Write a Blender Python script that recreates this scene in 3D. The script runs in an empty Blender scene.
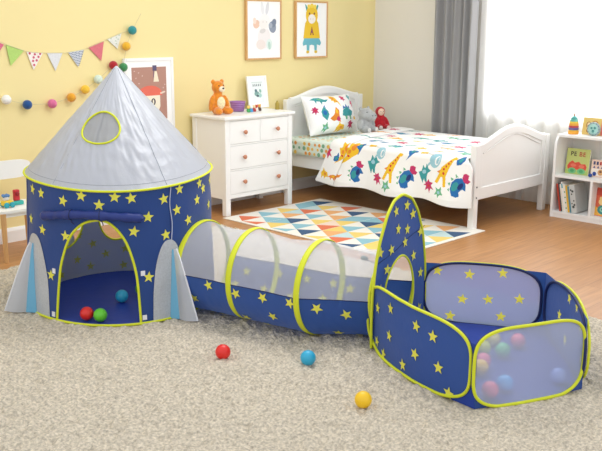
import bpy, bmesh, math, random
import numpy as np
from mathutils import Vector, Matrix

random.seed(7)
RNG = np.random.default_rng(11)
PI = math.pi
scene = bpy.context.scene
COL = scene.collection

# ------------------------------------------------------------------ materials
def lin(c):
    if isinstance(c, str):
        c = tuple(int(c[i:i+2], 16) / 255 for i in (0, 2, 4))
    return tuple((x / 12.92 if x <= .04045 else ((x + .055) / 1.055) ** 2.4) for x in c)

MATS = {}
def mat(name, color, rough=.6, metal=0., spec=.4, var=0., vscale=20., bump=0., bscale=60., bdist=.002,
        stretch=(1, 1, 1), alpha=None, transl=0., sheen=0.):
    """Principled material; var = colour variation by noise, bump = noise bump; alpha mixes a see-through weave."""
    if name in MATS:
        return MATS[name]
    m = bpy.data.materials.new(name)
    m.use_nodes = True
    nt = m.node_tree; N = nt.nodes; L = nt.links
    b = N['Principled BSDF']; out = N['Material Output']
    c = lin(color)
    b.inputs['Base Color'].default_value = (*c, 1)
    b.inputs['Roughness'].default_value = rough
    b.inputs['Metallic'].default_value = metal
    b.inputs['Specular IOR Level'].default_value = spec
    if sheen:
        b.inputs['Sheen Weight'].default_value = sheen
    tc = None
    def coords(sc):
        nonlocal tc
        if tc is None:
            tc = N.new('ShaderNodeTexCoord')
        mp = N.new('ShaderNodeMapping'); mp.inputs['Scale'].default_value = sc
        L.new(tc.outputs['Object'], mp.inputs['Vector'])
        return mp.outputs['Vector']
    if var:
        n = N.new('ShaderNodeTexNoise'); n.inputs['Scale'].default_value = vscale; n.inputs['Detail'].default_value = 3
        L.new(coords(stretch), n.inputs['Vector'])
        r = N.new('ShaderNodeValToRGB')
        r.color_ramp.elements[0].position = .3; r.color_ramp.elements[1].position = .7
        r.color_ramp.elements[0].color = (*[max(0, x * (1 - var)) for x in c], 1)
        r.color_ramp.elements[1].color = (*[min(1, x * (1 + var)) for x in c], 1)
        L.new(n.outputs['Fac'], r.inputs['Fac']); L.new(r.outputs['Color'], b.inputs['Base Color'])
    if bump:
        n = N.new('ShaderNodeTexNoise'); n.inputs['Scale'].default_value = bscale; n.inputs['Detail'].default_value = 3
        L.new(coords(stretch), n.inputs['Vector'])
        bp = N.new('ShaderNodeBump'); bp.inputs['Strength'].default_value = bump; bp.inputs['Distance'].default_value = bdist
        L.new(n.outputs['Fac'], bp.inputs['Height']); L.new(bp.outputs['Normal'], b.inputs['Normal'])
    last = b.outputs['BSDF']
    if transl:
        t = N.new('ShaderNodeBsdfTranslucent'); t.inputs['Color'].default_value = (*c, 1)
        mx = N.new('ShaderNodeMixShader'); mx.inputs[0].default_value = transl
        L.new(last, mx.inputs[1]); L.new(t.outputs[0], mx.inputs[2]); last = mx.outputs[0]
    if alpha is not None:
        t = N.new('ShaderNodeBsdfTransparent')
        mx = N.new('ShaderNodeMixShader'); mx.inputs[0].default_value = alpha
        L.new(t.outputs[0], mx.inputs[1]); L.new(last, mx.inputs[2]); last = mx.outputs[0]
    L.new(last, out.inputs['Surface'])
    MATS[name] = m
    return m

# ------------------------------------------------------------------ mesh builder
class MB:
    def __init__(s):
        s.v = []; s.f = []; s.m = []; s.n = 0; s.smooth = []
    def add(s, verts, faces, mi=0, smooth=True):
        verts = np.asarray(verts, float)
        o = s.n
        s.v.append(verts); s.n += len(verts)
        if isinstance(mi, int):
            mi = [mi] * len(faces)
        for f, k in zip(faces, mi):
            s.f.append([i + o for i in f]); s.m.append(int(k)); s.smooth.append(smooth)
        return s
    def from_bm(s, bm, mi=0, smooth=False, M=None):
        bm.verts.index_update()
        vs = [(M @ v.co if M is not None else v.co)[:] for v in bm.verts]
        s.add(vs, [[v.index for v in f.verts] for f in bm.faces], mi, smooth)
        bm.free()
        return s
    def box(s, lo, hi, mi=0, bev=.003, M=None):
        bm = bmesh.new(); bmesh.ops.create_cube(bm, size=1)
        lo = np.array(lo, float); hi = np.array(hi, float)
        for v in bm.verts:
            v.co = Vector((lo + hi) / 2 + np.array(v.co) * (hi - lo))
        if bev > 0:
            bev = min(bev, float((hi - lo).min()) * .45)
            bmesh.ops.bevel(bm, geom=list(bm.edges), offset=bev, segments=2, affect='EDGES', profile=.5)
        return s.from_bm(bm, mi, False, M)
    def tube(s, pts, r, mi=0, closed=False, seg=10, caps=True):
        P = np.asarray(pts, float); n = len(P)
        rr = np.full(n, r) if np.isscalar(r) else np.asarray(r, float)
        if closed:
            T = np.roll(P, -1, 0) - np.roll(P, 1, 0)
        else:
            T = np.gradient(P, axis=0)
        T /= np.linalg.norm(T, axis=1)[:, None] + 1e-12
        a = np.array([0, 0, 1.]) if abs(T[0][2]) < .9 else np.array([1., 0, 0])
        U = np.cross(T[0], a); U /= np.linalg.norm(U)
        ang = np.linspace(0, 2 * PI, seg, endpoint=False)
        V = []
        for i in range(n):
            U = U - T[i] * (U @ T[i]); U /= np.linalg.norm(U) + 1e-12
            W = np.cross(T[i], U)
            V.append(P[i] + rr[i] * (np.cos(ang)[:, None] * U + np.sin(ang)[:, None] * W))
        V = np.concatenate(V); F = []
        for i in range(n if closed else n - 1):
            j = (i + 1) % n
            for k in range(seg):
                l = (k + 1) % seg
                F.append((i * seg + k, i * seg + l, j * seg + l, j * seg + k))
        s.add(V, F, mi)
        if not closed and caps:
            s.add(V[:seg], [tuple(range(seg))[::-1]], mi, False); s.add(V[-seg:], [tuple(range(seg))], mi, False)
        return s
    def lathe(s, prof, o=(0, 0, 0), mi=0, seg=24, M=None, smooth=True):
        ang = np.linspace(0, 2 * PI, seg, endpoint=False); V = []
        for r, z in prof:
            V.append(np.stack([r * np.cos(ang), r * np.sin(ang), np.full(seg, z)], 1))
        V = np.concatenate(V); n = len(prof); F = []
        for i in range(n - 1):
            for k in range(seg):
                l = (k + 1) % seg
                F.append((i * seg + k, i * seg + l, (i + 1) * seg + l, (i + 1) * seg + k))
        F.append(tuple(range(seg))[::-1]); F.append(tuple((n - 1) * seg + k for k in range(seg)))
        if M is not None:
            V = V @ np.array(M.to_3x3()).T
        return s.add(V + np.array(o), F, mi, smooth)
    def ell(s, c, r, mi=0, R=None, nu=20, nv=12):
        r = (r,) * 3 if np.isscalar(r) else r
        V = []
        for j in range(nv + 1):
            th = PI * j / nv
            for i in range(nu):
                ph = 2 * PI * i / nu
                V.append((r[0] * math.sin(th) * math.cos(ph), r[1] * math.sin(th) * math.sin(ph), r[2] * math.cos(th)))
        V = np.array(V)
        if R is not None:
            V = V @ np.array(R.to_3x3()).T
        F = []
        for j in range(nv):
            for i in range(nu):
                k = (i + 1) % nu
                a, b, c2, d = j * nu + i, (j + 1) * nu + i, (j + 1) * nu + k, j * nu + k
                if j == 0: F.append((a, b, c2))
                elif j == nv - 1: F.append((a, b, d))
                else: F.append((a, b, c2, d))
        return s.add(V + np.array(c), F, mi)
    def prism(s, p2, O, U, V, N, mi=0, smooth=False):
        """outline p2 (in U,V) at O, extruded by the vector N"""
        O, U, V, N = (np.array(q, float) for q in (O, U, V, N))
        a = np.array([O + U * p + V * q for p, q in p2]); n = len(a)
        F = [tuple(range(n))[::-1], tuple(range(n, 2 * n))]
        for i in range(n):
            j = (i + 1) % n
            F.append((i, j, n + j, n + i))
        return s.add(np.concatenate([a, a + N]), F, mi, smooth)
    def grid(s, fn, u, v, mi=0, closed_u=False, keep=None, mfn=None, smooth=True):
        u = np.asarray(u, float); v = np.asarray(v, float)
        UU, VV = np.meshgrid(u, v, indexing='ij')
        X, Y, Z = fn(UU, VV)
        P = np.stack([X, Y, Z], -1).reshape(-1, 3)
        nu, nv = len(u), len(v)
        du = u[1] - u[0]
        iu = np.arange(nu if closed_u else nu - 1); iv = np.arange(nv - 1)
        I, J = np.meshgrid(iu, iv, indexing='ij'); I = I.ravel(); J = J.ravel(); I2 = (I + 1) % nu
        cu = np.where(I2 > I, (u[I] + u[I2]) / 2, u[I] + du / 2); cv = (v[J] + v[J + 1]) / 2
        F = np.stack([I * nv + J, I2 * nv + J, I2 * nv + J + 1, I * nv + J + 1], 1)
        k = np.ones(len(F), bool) if keep is None else keep(cu, cv)
        F = F[k]
        ms = (mfn(cu[k], cv[k]) if mfn is not None else np.full(len(F), mi))
        used = np.unique(F); rm = np.full(len(P), -1); rm[used] = np.arange(len(used))
        return s.add(P[used], rm[F].tolist(), ms.tolist(), smooth)
    def star(s, fn, u, v, R, mi=0, rot=0., off=.002, both=False, flip=1):
        """five-pointed star lying on the surface fn(u, v)"""
        e = 1e-4
        f = lambda a, b: np.array([float(q) for q in fn(np.array(a, float), np.array(b, float))])
        p = f(u, v); tu = (f(u + e, v) - f(u - e, v)) / (2 * e); tv = (f(u, v + e) - f(u, v - e)) / (2 * e)
        n = np.cross(tu, tv); n /= np.linalg.norm(n); lu, lv = np.linalg.norm(tu), np.linalg.norm(tv)
        for sg in ((1, -1) if both else (flip,)):
            V = [p + n * off * sg]
            for i in range(10):
                r = R if i % 2 == 0 else R * .43
                a = PI / 2 + rot + i * PI / 5
                V.append(f(u + r * math.cos(a) / lu, v + r * math.sin(a) / lv) + n * off * sg)
            s.add(V, [(0, 1 + i, 1 + (i + 1) % 10) for i in range(10)], mi, False)
        return s

ROOT = {}
def obj(name, mb, mats, parent=None, loc=None, label=None):
    """link one mesh object; vertices are given in world coordinates of the un-turned thing"""
    if not isinstance(mats, (list, tuple)):
        mats = [mats]
    base = np.array(loc if loc is not None else (ROOT[parent.name] if parent else (0, 0, 0)), float)
    me = bpy.data.meshes.new(name)
    V = np.concatenate(mb.v) - base
    me.from_pydata(V.tolist(), [], mb.f)
    for m in mats:
        me.materials.append(m)
    me.polygons.foreach_set('material_index', mb.m)
    me.polygons.foreach_set('use_smooth', mb.smooth)
    me.update()
    o = bpy.data.objects.new(name, me)
    COL.objects.link(o)
    ROOT[o.name] = base
    if parent is not None:
        o.parent = parent
    else:
        o.location = base
    if label:
        o['label'] = label
    return o

def tag(o, label, cat, group=None, kind=None):
    o['label'] = label; o['category'] = cat
    if group: o['group'] = group
    if kind: o['kind'] = kind
    return o

def thing(name, label, cat, loc, group=None):
    o = bpy.data.objects.new(name, None)
    o.empty_display_size = .05
    COL.objects.link(o); o.location = loc
    ROOT[o.name] = np.array(loc, float)
    return tag(o, label, cat, group)

def struct(name, mb, mats):
    o = obj(name, mb, mats); o['kind'] = 'structure'; return o

def remesh(o, size, smooth=6):
    m = o.modifiers.new('skin', 'REMESH'); m.mode = 'VOXEL'; m.voxel_size = size; m.use_smooth_shade = True
    if smooth:
        k = o.modifiers.new('soften', 'SMOOTH'); k.iterations = smooth; k.factor = .5
    return o

def rot(ax, deg):
    return Matrix.Rotation(math.radians(deg), 4, ax)

def superell(ru, rv, n, k=64, c=(0, 0)):
    a = np.linspace(0, 2 * PI, k, endpoint=False)
    return np.stack([c[0] + ru * np.sign(np.cos(a)) * np.abs(np.cos(a)) ** (2 / n),
                     c[1] + rv * np.sign(np.sin(a)) * np.abs(np.sin(a)) ** (2 / n)], 1)

def inpoly(x, y, poly):
    x = np.asarray(x); y = np.asarray(y); r = np.zeros(x.shape, bool); n = len(poly)
    for i in range(n):
        x0, y0 = poly[i]; x1, y1 = poly[(i + 1) % n]
        c = ((y0 > y) != (y1 > y)) & (x < (x1 - x0) * (y - y0) / ((y1 - y0) or 1e-9) + x0)
        r ^= c
    return r

def star_mask(fn, stars, R, g):
    """1 where (u, v) falls on a star printed into the cloth fn"""
    L = []
    e = 1e-4
    for u, v in stars:
        f = lambda p, q: np.array([float(t) for t in fn(np.array(p, float), np.array(q, float))])
        lu = np.linalg.norm(f(u + e, v) - f(u - e, v)) / (2 * e); lv = np.linalg.norm(f(u, v + e) - f(u, v - e)) / (2 * e)
        t0 = PI / 2 + g.uniform(-.25, .25)
        L.append([(u + r * math.cos(t0 + i * PI / 5) / lu, v + r * math.sin(t0 + i * PI / 5) / lv) for i in range(10) for r in [R if i % 2 == 0 else R * .43]])
    def m(u, v):
        o = np.zeros(u.shape, int)
        for P in L:
            k = (np.abs(u - P[0][0]) < .3) & (np.abs(v - P[0][1]) < .3)
            o[k] |= inpoly(u[k], v[k], P)
        return o
    return m

def wob(n, amp, fr, seed):
    """a smooth random function of (u, v): sum of sines"""
    g = np.random.default_rng(seed)
    k = g.normal(0, 1, (n, 2)) * np.array(fr); p = g.uniform(0, 2 * PI, n); a = g.uniform(.4, 1, n); a *= amp / a.sum()
    return lambda u, v: sum(a[i] * np.sin(k[i, 0] * u + k[i, 1] * v + p[i]) for i in range(n))

# ------------------------------------------------------------------ colours
M_wall = mat('yellow_wall_paint', 'F0DFA3', .7, spec=.2, bump=.05, bscale=300)
M_wallw = mat('cream_wall_paint', 'E6E2DA', .7, spec=.2)
M_white = mat('white_lacquer', 'F4F4F2', .38, spec=.4)
M_whitem = mat('matt_white', 'F1F0EC', .6)
M_paper = mat('white_paper', 'FAFAF8', .7)
M_blue = mat('blue_polyester', '31549B', .5, spec=.35, bump=.3, bscale=40, bdist=.004, sheen=.2, transl=.36)
M_blue2 = mat('deep_blue_polyester', '24409A', .5, spec=.3, bump=.25, bscale=30, bdist=.004)
M_lining = mat('grey_tent_lining', 'D0D4E2', .7, bump=.2, bscale=25, bdist=.004, transl=.5)
M_lime = mat('lime_yellow_binding', 'D6DC2C', .55)
M_star = mat('yellow_star_print', 'F2EC5A', .55, transl=.12)
M_starn = mat('yellow_star_on_net', 'EEE85A', .6, transl=.5)
M_silver = mat('silver_coated_fabric', 'E4E6EC', .38, metal=.15, bump=.5, bscale=16, bdist=.010, stretch=(1.6, 1.6, .5), transl=.48)
M_silver2 = mat('silver_glitter_fabric', 'C2C6CC', .42, metal=.3, bump=.6, bscale=90, bdist=.003, var=.08, vscale=120)
M_lblue = mat('light_blue_satin', '6FB0D2', .4, bump=.2, bscale=20, bdist=.004)
M_velcro = mat('white_velcro', 'E9E9EE', .8)
M_mesh = mat('white_net_fabric', 'FAFAFF', .6, alpha=.42, transl=.35)
M_meshg = mat('grey_net_fabric', 'A9AAAC', .7, alpha=.85, transl=.2)
M_meshb = mat('blue_net_fabric', '96A6DC', .6, alpha=.88, transl=.5)
M_meshw = mat('pale_blue_net_fabric', 'CED5EA', .55, alpha=.56, transl=.3)
M_navytrim = mat('navy_binding', '1C2858', .6)
M_oak = mat('light_wood', 'D2A56E', .5, var=.12, vscale=8, stretch=(12, 12, 1))
M_copper = mat('copper_knob', 'C98A6C', .3, metal=.3)
PAL = {}
def C(hexc, rough=.6):
    k = 'tint_' + hexc
    return mat(k, hexc, rough)

# ------------------------------------------------------------------ camera
f_px = 868.85
yaw, pitch, roll = (math.radians(a) for a in (45.5185, 13.125, .2755))
Fv = np.array([math.sin(yaw) * math.cos(pitch), math.cos(yaw) * math.cos(pitch), -math.sin(pitch)])
r0 = np.array([math.cos(yaw), -math.sin(yaw), 0]); u0 = np.cross(r0, Fv)
Rv = r0 * math.cos(roll) + u0 * math.sin(roll); Uv = -r0 * math.sin(roll) + u0 * math.cos(roll)
cam = bpy.data.cameras.new('camera'); cam.sensor_fit = 'HORIZONTAL'; cam.sensor_width = 36
cam.lens = f_px / 602 * 36; cam.clip_start = .05
co = bpy.data.objects.new('camera', cam); COL.objects.link(co)
co.matrix_world = Matrix(((Rv[0], Uv[0], -Fv[0], 0), (Rv[1], Uv[1], -Fv[1], 0), (Rv[2], Uv[2], -Fv[2], 1.4), (0, 0, 0, 1)))
scene.camera = co

# ------------------------------------------------------------------ room
WY, WX = 5.20, 6.24
def wood_floor():
    m = bpy.data.materials.new('wood_plank_floor'); m.use_nodes = True
    nt = m.node_tree; N = nt.nodes; L = nt.links; b = N['Principled BSDF']
    tc = N.new('ShaderNodeTexCoord')
    mp = N.new('ShaderNodeMapping'); mp.inputs['Rotation'].default_value = (0, 0, 0)
    L.new(tc.outputs['Object'], mp.inputs['Vector'])
    br = N.new('ShaderNodeTexBrick')
    br.inputs['Scale'].default_value = 1; br.inputs['Brick Width'].default_value = 1.25; br.inputs['Row Height'].default_value = .19
    br.inputs['Mortar Size'].default_value = .0012; br.inputs['Bias'].default_value = 0
    br.inputs['Color1'].default_value = (*lin('BE8A58'), 1); br.inputs['Color2'].default_value = (*lin('B27E4C'), 1)
    br.inputs['Mortar'].default_value = (*lin('8E6238'), 1)
    L.new(mp.outputs['Vector'], br.inputs['Vector'])
    mp2 = N.new('ShaderNodeMapping'); mp2.inputs['Scale'].default_value = (1.2, 14, 1)
    L.new(tc.outputs['Object'], mp2.inputs['Vector'])
    n = N.new('ShaderNodeTexNoise'); n.inputs['Scale'].default_value = 3; n.inputs['Detail'].default_value = 5
    L.new(mp2.outputs['Vector'], n.inputs['Vector'])
    r = N.new('ShaderNodeValToRGB')
    r.color_ramp.elements[0].position = .25; r.color_ramp.elements[0].color = (.78, .74, .70, 1)
    r.color_ramp.elements[1].position = .75; r.color_ramp.elements[1].color = (1.08, 1.08, 1.08, 1)
    L.new(n.outputs['Fac'], r.inputs['Fac'])
    mx = N.new('ShaderNodeMix'); mx.data_type = 'RGBA'; mx.blend_type = 'MULTIPLY'; mx.inputs[0].default_value = 1
    L.new(br.outputs['Color'], mx.inputs[6]); L.new(r.outputs['Color'], mx.inputs[7])
    L.new(mx.outputs[2], b.inputs['Base Color'])
    b.inputs['Roughness'].default_value = .38; b.inputs['Specular IOR Level'].default_value = .35
    return m
mb = MB(); mb.box((-.6, -.6, -.05), (WX + .1, WY + .1, 0), 0, 0); struct('floor', mb, wood_floor())
mb = MB(); mb.box((.3, WY, 0), (WX + .1, WY + .1, 2.55), 0, 0); struct('wall_back', mb, M_wall)
W0, W1, WZ0, WZ1 = 2.05, 3.95, .70, 2.15          # the window opening
mb = MB()
mb.box((WX, .6, 0), (WX + .1, WY, WZ0), 0, 0); mb.box((WX, .6, WZ1), (WX + .1, WY, 2.55), 0, 0)
mb.box((WX, .6, WZ0), (WX + .1, W0, WZ1), 0, 0); mb.box((WX, W1, WZ0), (WX + .1, WY, WZ1), 0, 0)
struct('wall_right', mb, M_wallw)
def baseboard(name, pts2, along):
    mb = MB()
    prof = [(0, 0), (.016, 0), (.016, .075), (.010, .088), (.006, .095), (0, .095)]
    if along == 'x':
        mb.prism(prof, (pts2[0], WY, 0), (0, -1, 0), (0, 0, 1), (pts2[1] - pts2[0], 0, 0))
    else:
        mb.prism(prof, (WX, pts2[0], 0), (-1, 0, 0), (0, 0, 1), (0, pts2[1] - pts2[0], 0))
    struct(name, mb, M_white)
baseboard('baseboard_back', (.3, WX - .017), 'x'); baseboard('baseboard_right', (.6, WY), 'y')
# window: frame, mullions and panes
win = bpy.data.objects.new('window_1', None); COL.objects.link(win); win['kind'] = 'structure'
win.location = (WX + .05, (W0 + W1) / 2, WZ0); ROOT['window_1'] = np.array(win.location)
mb = MB()
for a, b in (((W0, WZ0), (W0 + .05, WZ1)), ((W1 - .05, WZ0), (W1, WZ1)), ((W0, WZ0), (W1, WZ0 + .05)), ((W0, WZ1 - .05), (W1, WZ1)),
             ((2.975, WZ0), (3.025, WZ1))):
    mb.box((WX + .03, a[0], a[1]), (WX + .08, b[0], b[1]), 0, .004)
obj('window_frame', mb, M_white, win)
glass = mat('window_glass', 'FFFFFF', .05, alpha=.06)
for a, b in ((W0 + .05, 2.975), (3.025, W1 - .05)):
    mb = MB(); mb.box((WX + .052, a, WZ0 + .05), (WX + .058, b, WZ1 - .05), 0, 0); obj('pane', mb, glass, win)
mb = MB(); mb.box((WX - .03, W0 - .03, WZ0 - .03), (WX + .03, W1 + .03, WZ0 - .001), 0, .004); obj('window_sill', mb, M_white, win)

# ------------------------------------------------------------------ curtains
def curtain(name, y0, y1, x, amp, waves, z0, z1, m, label, cat, seed, thick):
    g = np.random.default_rng(seed); ph = g.uniform(0, 6.28, 3)
    def fn(u, v):
        s = u * waves * 2 * PI
        w = np.sin(s + .7 * np.sin(u * 7 + ph[0])) + .35 * np.sin(2 * s + ph[1] + .6 * np.sin(v * 1.5))
        fl = .85 + .25 * (1 - v)
        yy = y1 + (y0 - y1) * u + .012 * np.sin(s * .5 + ph[2] + v) * (1 - v)
        return x + amp * w * fl / 1.25, yy, z0 + (z1 - z0) * v
    mb = MB(); mb.grid(fn, np.linspace(0, 1, 40 * waves if waves < 9 else 16 * waves), np.linspace(0, 1, 24))
    o = obj(name, mb, m, loc=(x, (y0 + y1) / 2, z0))
    if thick:
        k = o.modifiers.new('cloth', 'SOLIDIFY'); k.thickness = thick; k.offset = 0
    return tag(o, label, cat)
M_curt = mat('grey_curtain_cloth', 'A3A2A2', .85, bump=.2, bscale=400, bdist=.001, transl=.12, sheen=.2)
def sheer_mat():
    m = bpy.data.materials.new('white_voile'); m.use_nodes = True
    nt = m.node_tree; N = nt.nodes; L = nt.links
    for n in list(N):
        if n.type == 'BSDF_PRINCIPLED': N.remove(n)
    d = N.new('ShaderNodeBsdfDiffuse'); d.inputs[0].default_value = (.92, .92, .92, 1)
    t = N.new('ShaderNodeBsdfTranslucent'); t.inputs[0].default_value = (.95, .95, .95, 1)
    a = N.new('ShaderNodeMixShader'); a.inputs[0].default_value = .6
    L.new(d.outputs[0], a.inputs[1]); L.new(t.outputs[0], a.inputs[2])
    tr = N.new('ShaderNodeBsdfTransparent')
    b = N.new('ShaderNodeMixShader'); b.inputs[0].default_value = .86
    L.new(tr.outputs[0], b.inputs[1]); L.new(a.outputs[0], b.inputs[2]); L.new(b.outputs[0], N['Material Output'].inputs[0])
    return m
curtain('curtain', 4.015, 4.44, 6.085, .036, 5, .015, 2.4, M_curt, 'heavy grey floor length curtain beside the window', 'curtain', 3, .004)
curtain('sheer_curtain', 1.9, 4.02, 6.165, .018, 15, .015, 2.4, sheer_mat(), 'white sheer curtain covering the bright window', 'curtain', 5, 0)
# ------------------------------------------------------------------ carpet (deep nubby pile) and geometric rug
def pile(nx, ny, px, seed):
    g = np.random.default_rng(seed); a = np.fft.rfft2(g.normal(size=(nx, ny)))
    kx = np.fft.fftfreq(nx)[:, None]; ky = np.fft.rfftfreq(ny)[None]
    k = np.hypot(kx, ky)
    out = np.fft.irfft2(a * np.exp(-.5 * (k * px * 2 * PI) ** 2), s=(nx, ny))
    return out / out.std()
CH = .011
TC = np.array([2.443, 3.692])
def carpet():
    x0, x1, y0, y1 = 1.0, 3.87, .85, 4.6
    st = .0055
    nx, ny = int((x1 - x0) / st), int((y1 - y0) / st)
    h = np.maximum(pile(nx, ny, .9, 1), -2) * .0022 + np.clip(pile(nx, ny, 1.9, 2), -1.8, 1.5) * .0042 + pile(nx, ny, 14, 3) * .0006
    X, Y = np.meshgrid(np.linspace(x0, x1, nx), np.linspace(y0, y1, ny), indexing='ij')
    jx, jy = pile(nx, ny, 5, 4) * .004, pile(nx, ny, 5, 5) * .004
    Z = np.maximum(CH - .0005 + h, .0012)
    # the pile is pressed flat under the tent and the ball pit floors
    c5 = np.array([(2.8, 2.3), (2.58, 1.63), (3.035, 1.435), (3.5, 1.87), (3.25, 2.36)])
    flat = (np.hypot(X - TC[0], Y - TC[1]) < .46) | inpoly(X, Y, c5 * 1.14 - c5.mean(0) * .14)
    Z[flat] = np.minimum(Z[flat], CH - .003)
    X = X + jx; Y = Y + jy
    e = np.zeros((nx, ny), bool); e[[0, -1]] = 1; e[:, [0, -1]] = 1
    Z[e] = .001
    V = np.stack([X, Y, Z], -1).reshape(-1, 3)
    I, J = np.meshgrid(np.arange(nx - 1), np.arange(ny - 1), indexing='ij')
    k = (I * ny + J).ravel()
    F = np.stack([k, k + ny, k + ny + 1, k + 1], 1)
    me = bpy.data.meshes.new('carpet')
    me.vertices.add(len(V)); me.vertices.foreach_set('co', V.ravel())
    me.loops.add(F.size); me.loops.foreach_set('vertex_index', F.ravel())
    me.polygons.add(len(F)); me.polygons.foreach_set('loop_start', np.arange(0, F.size, 4)); me.polygons.foreach_set('loop_total', np.full(len(F), 4))
    me.polygons.foreach_set('use_smooth', np.ones(len(F), bool))
    me.materials.append(mat('beige_pile', 'D3C7B4', .95, spec=.1, var=.30, vscale=85, bump=1.0, bscale=110, bdist=.012))  # colour noise also imitates the shaded gaps between tufts
    me.update(); me.validate()
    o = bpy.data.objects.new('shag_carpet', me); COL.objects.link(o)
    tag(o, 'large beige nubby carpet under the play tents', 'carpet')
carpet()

def rug():
    x0, x1, y0, y1, t = 4.03, 5.07, 3.19, 4.76, .007
    cols = ['E9E4DA', '8FBAC6', 'D9795A', 'E6C976', 'E3AB76', '47607F', 'BCD3D4', 'E9D2C0']
    mb = MB(); mb.box((x0, y0, .0005), (x1, y1, t), 0, .002)
    g = np.random.default_rng(5)
    m = .03
    rows = 10; cols_n = 5
    dh = (y1 - y0 - 2 * m) / rows; dw = (x1 - x0 - 2 * m) / cols_n
    seq = [[2, 1, 3, 1, 5], [1, 4, 2, 3, 1], [3, 5, 1, 4, 2], [1, 3, 4, 5, 6], [5, 2, 3, 1, 4], [4, 1, 5, 2, 3], [2, 3, 1, 7, 5], [1, 5, 4, 3, 2], [3, 2, 6, 1, 4], [4, 1, 3, 5, 1]]
    for r in range(rows):
        yb = y1 - m - (r + 1) * dh
        if r % 2:
            mb.add([(x0 + m, yb + .004, t + .0006), (x0 + m + dw / 2, yb + .004, t + .0006), (x0 + m, yb + dh, t + .0006)], [(0, 1, 2)], (2, 1, 3, 5, 4)[r // 2], False)
        for c in range(cols_n):
            xa = x0 + m + c * dw + (dw / 2 if r % 2 else 0)
            if xa + dw > x1 - m + 1e-6:
                continue
            k = seq[r][c]
            mb.add([(xa, yb + .004, t + .0006), (xa + dw, yb + .004, t + .0006), (xa + dw / 2, yb + dh, t + .0006)], [(0, 1, 2)], k, False)
            if g.random() < .3 and c < cols_n - 1 and xa + 1.5 * dw < x1 - m:
                mb.add([(xa + dw / 2, yb + dh, t + .0006), (xa + dw, yb + .004, t + .0006), (xa + 1.5 * dw, yb + dh, t + .0006)], [(0, 1, 2)], int(g.choice([6, 7, 3, 1])), False)
    ms = [mat('rug_' + c, c, .9, spec=.1, bump=.3, bscale=300, bdist=.001) for c in cols]
    o = obj('rug', mb, ms, loc=((x0 + x1) / 2, (y0 + y1) / 2, 0))
    tag(o, 'flat cream rug with colourful triangles lying beside the bed', 'rug')
rug()

# ------------------------------------------------------------------ rocket play tent
TC = np.array([2.443, 3.692]); TD = np.array([.549, .836]); TR = np.array([.836, -.549])
def tent_xy(phi, r, z):
    lean = .010 * z
    a = r * np.sin(phi) + lean; b = r * np.cos(phi)
    return TC[0] - TD[0] * b + TR[0] * a, TC[1] - TD[1] * b + TR[1] * a
def eave_z(phi): return .695 - .045 * (.5 + .5 * np.cos(phi)) ** 2
wrk = wob(9, .006, (9, 7), 4)
def wall_r(phi, f): return (.468 - .022 * f) * (1 + .012 * np.cos(4 * phi))
def wall(phi, f, d=0.):
    z = CH - .004 + f * (eave_z(phi) - CH + .004)
    x, y = tent_xy(phi, wall_r(phi, f) + d + wrk(phi, f * 2) * np.sin(PI * np.clip(f, 0, 1)), z)
    return x, y, z
APEX = 1.19
rw1 = wob(12, .009, (14, 2), 8); rw2 = wob(12, .006, (34, 6), 9)
def roof(phi, t, d=0.):
    z = APEX + (eave_z(phi) - APEX) * t
    w = (rw1(phi, t * 3) + rw2(phi, t * 4)) * np.clip(t * 1.6, 0, 1) * np.clip((1 - t) * 6, 0, 1)
    x, y = tent_xy(phi, .004 + .450 * t * (1 + .012 * np.cos(4 * phi) * t) + w + d, z + d * .6)
    return x, y, z + d * .6

tent = thing('play_tent', 'blue rocket play tent with yellow stars and silver cone roof', 'play tent', (TC[0], TC[1], 0))
DOOR = [(-.757, -.02), (-.737, .165), (-.71, .31), (-.685, .435), (-.62, .570), (-.53, .682), (-.40, .765), (-.254, .794), (-.144, .782), (-.05, .725),
        (.039, .625), (.102, .476), (.128, .37), (.139, .266), (.15, .1), (.155, -.02)]
BWIN = [(3.88, .47, .26, .20), (3.20, .48, .21, .20)]      # round openings in the back: phi, f, radii
c2 = np.array([2.64, 3.27]) - TC
PT = math.atan2(c2 @ TR, -(c2 @ TD))                          # where the tunnel meets the tent
TUNH = (PT, .315, .47, .30)
def in_ell(u, v, e): return ((u - e[0]) / e[2]) ** 2 + ((v - e[1]) / e[3]) ** 2 < 1
def keep_wall(u, v):
    u2 = np.where(u > PI, u - 2 * PI, u)
    k = ~inpoly(u2, v, DOOR)
    for e in BWIN: k &= ~in_ell(u, v, e)
    return k & ~in_ell(u2, v, TUNH)
PH = np.linspace(-PI / 2, 1.5 * PI, 420, endpoint=False); FF = np.linspace(0, 1, 90)
mb = MB(); mb.grid(wall, PH, FF, 0, True, keep_wall)
STARS = [(-.412, .965), (-.066, .975), (.097, .945), (-.632, .905), (-.967, .922), (.448, .91), (.265, .797), (.113, .702), (-.962, .657), (.459, .644),
         (-.611, .652), (-1.156, .927), (.658, .957), (1.009, .95), (.946, .835), (.611, .81), (.773, .712), (1.098, .897), (-.223, .9),
         (.249, .353), (-.836, .338), (-1.22, .70), (.72, .92 - .35), (1.25, .75), (1.4, .55), (1.35, .92), (-1.45, .8), (-1.5, .5), (.40, .20)]
g = np.random.default_rng(2)
for i, (u, v) in enumerate(STARS):
    mb.star(wall, u, min(v, .958), .0285, 1, g.uniform(-.25, .25), .0022, flip=1)
for u in np.arange(1.7, 4.5, .3):
    for v in (.1, .4, .72, .9):
        uu = u + .15 * (v > .3) + g.uniform(-.05, .05)
        if not any(in_ell(uu, v, (e[0], e[1], e[2] + .08, e[3] + .06)) for e in BWIN):
            mb.star(wall, uu, v, .026, 1, g.uniform(-.3, .3), .0022)
obj('tent_wall', mb, [M_blue, M_star], tent)
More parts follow.
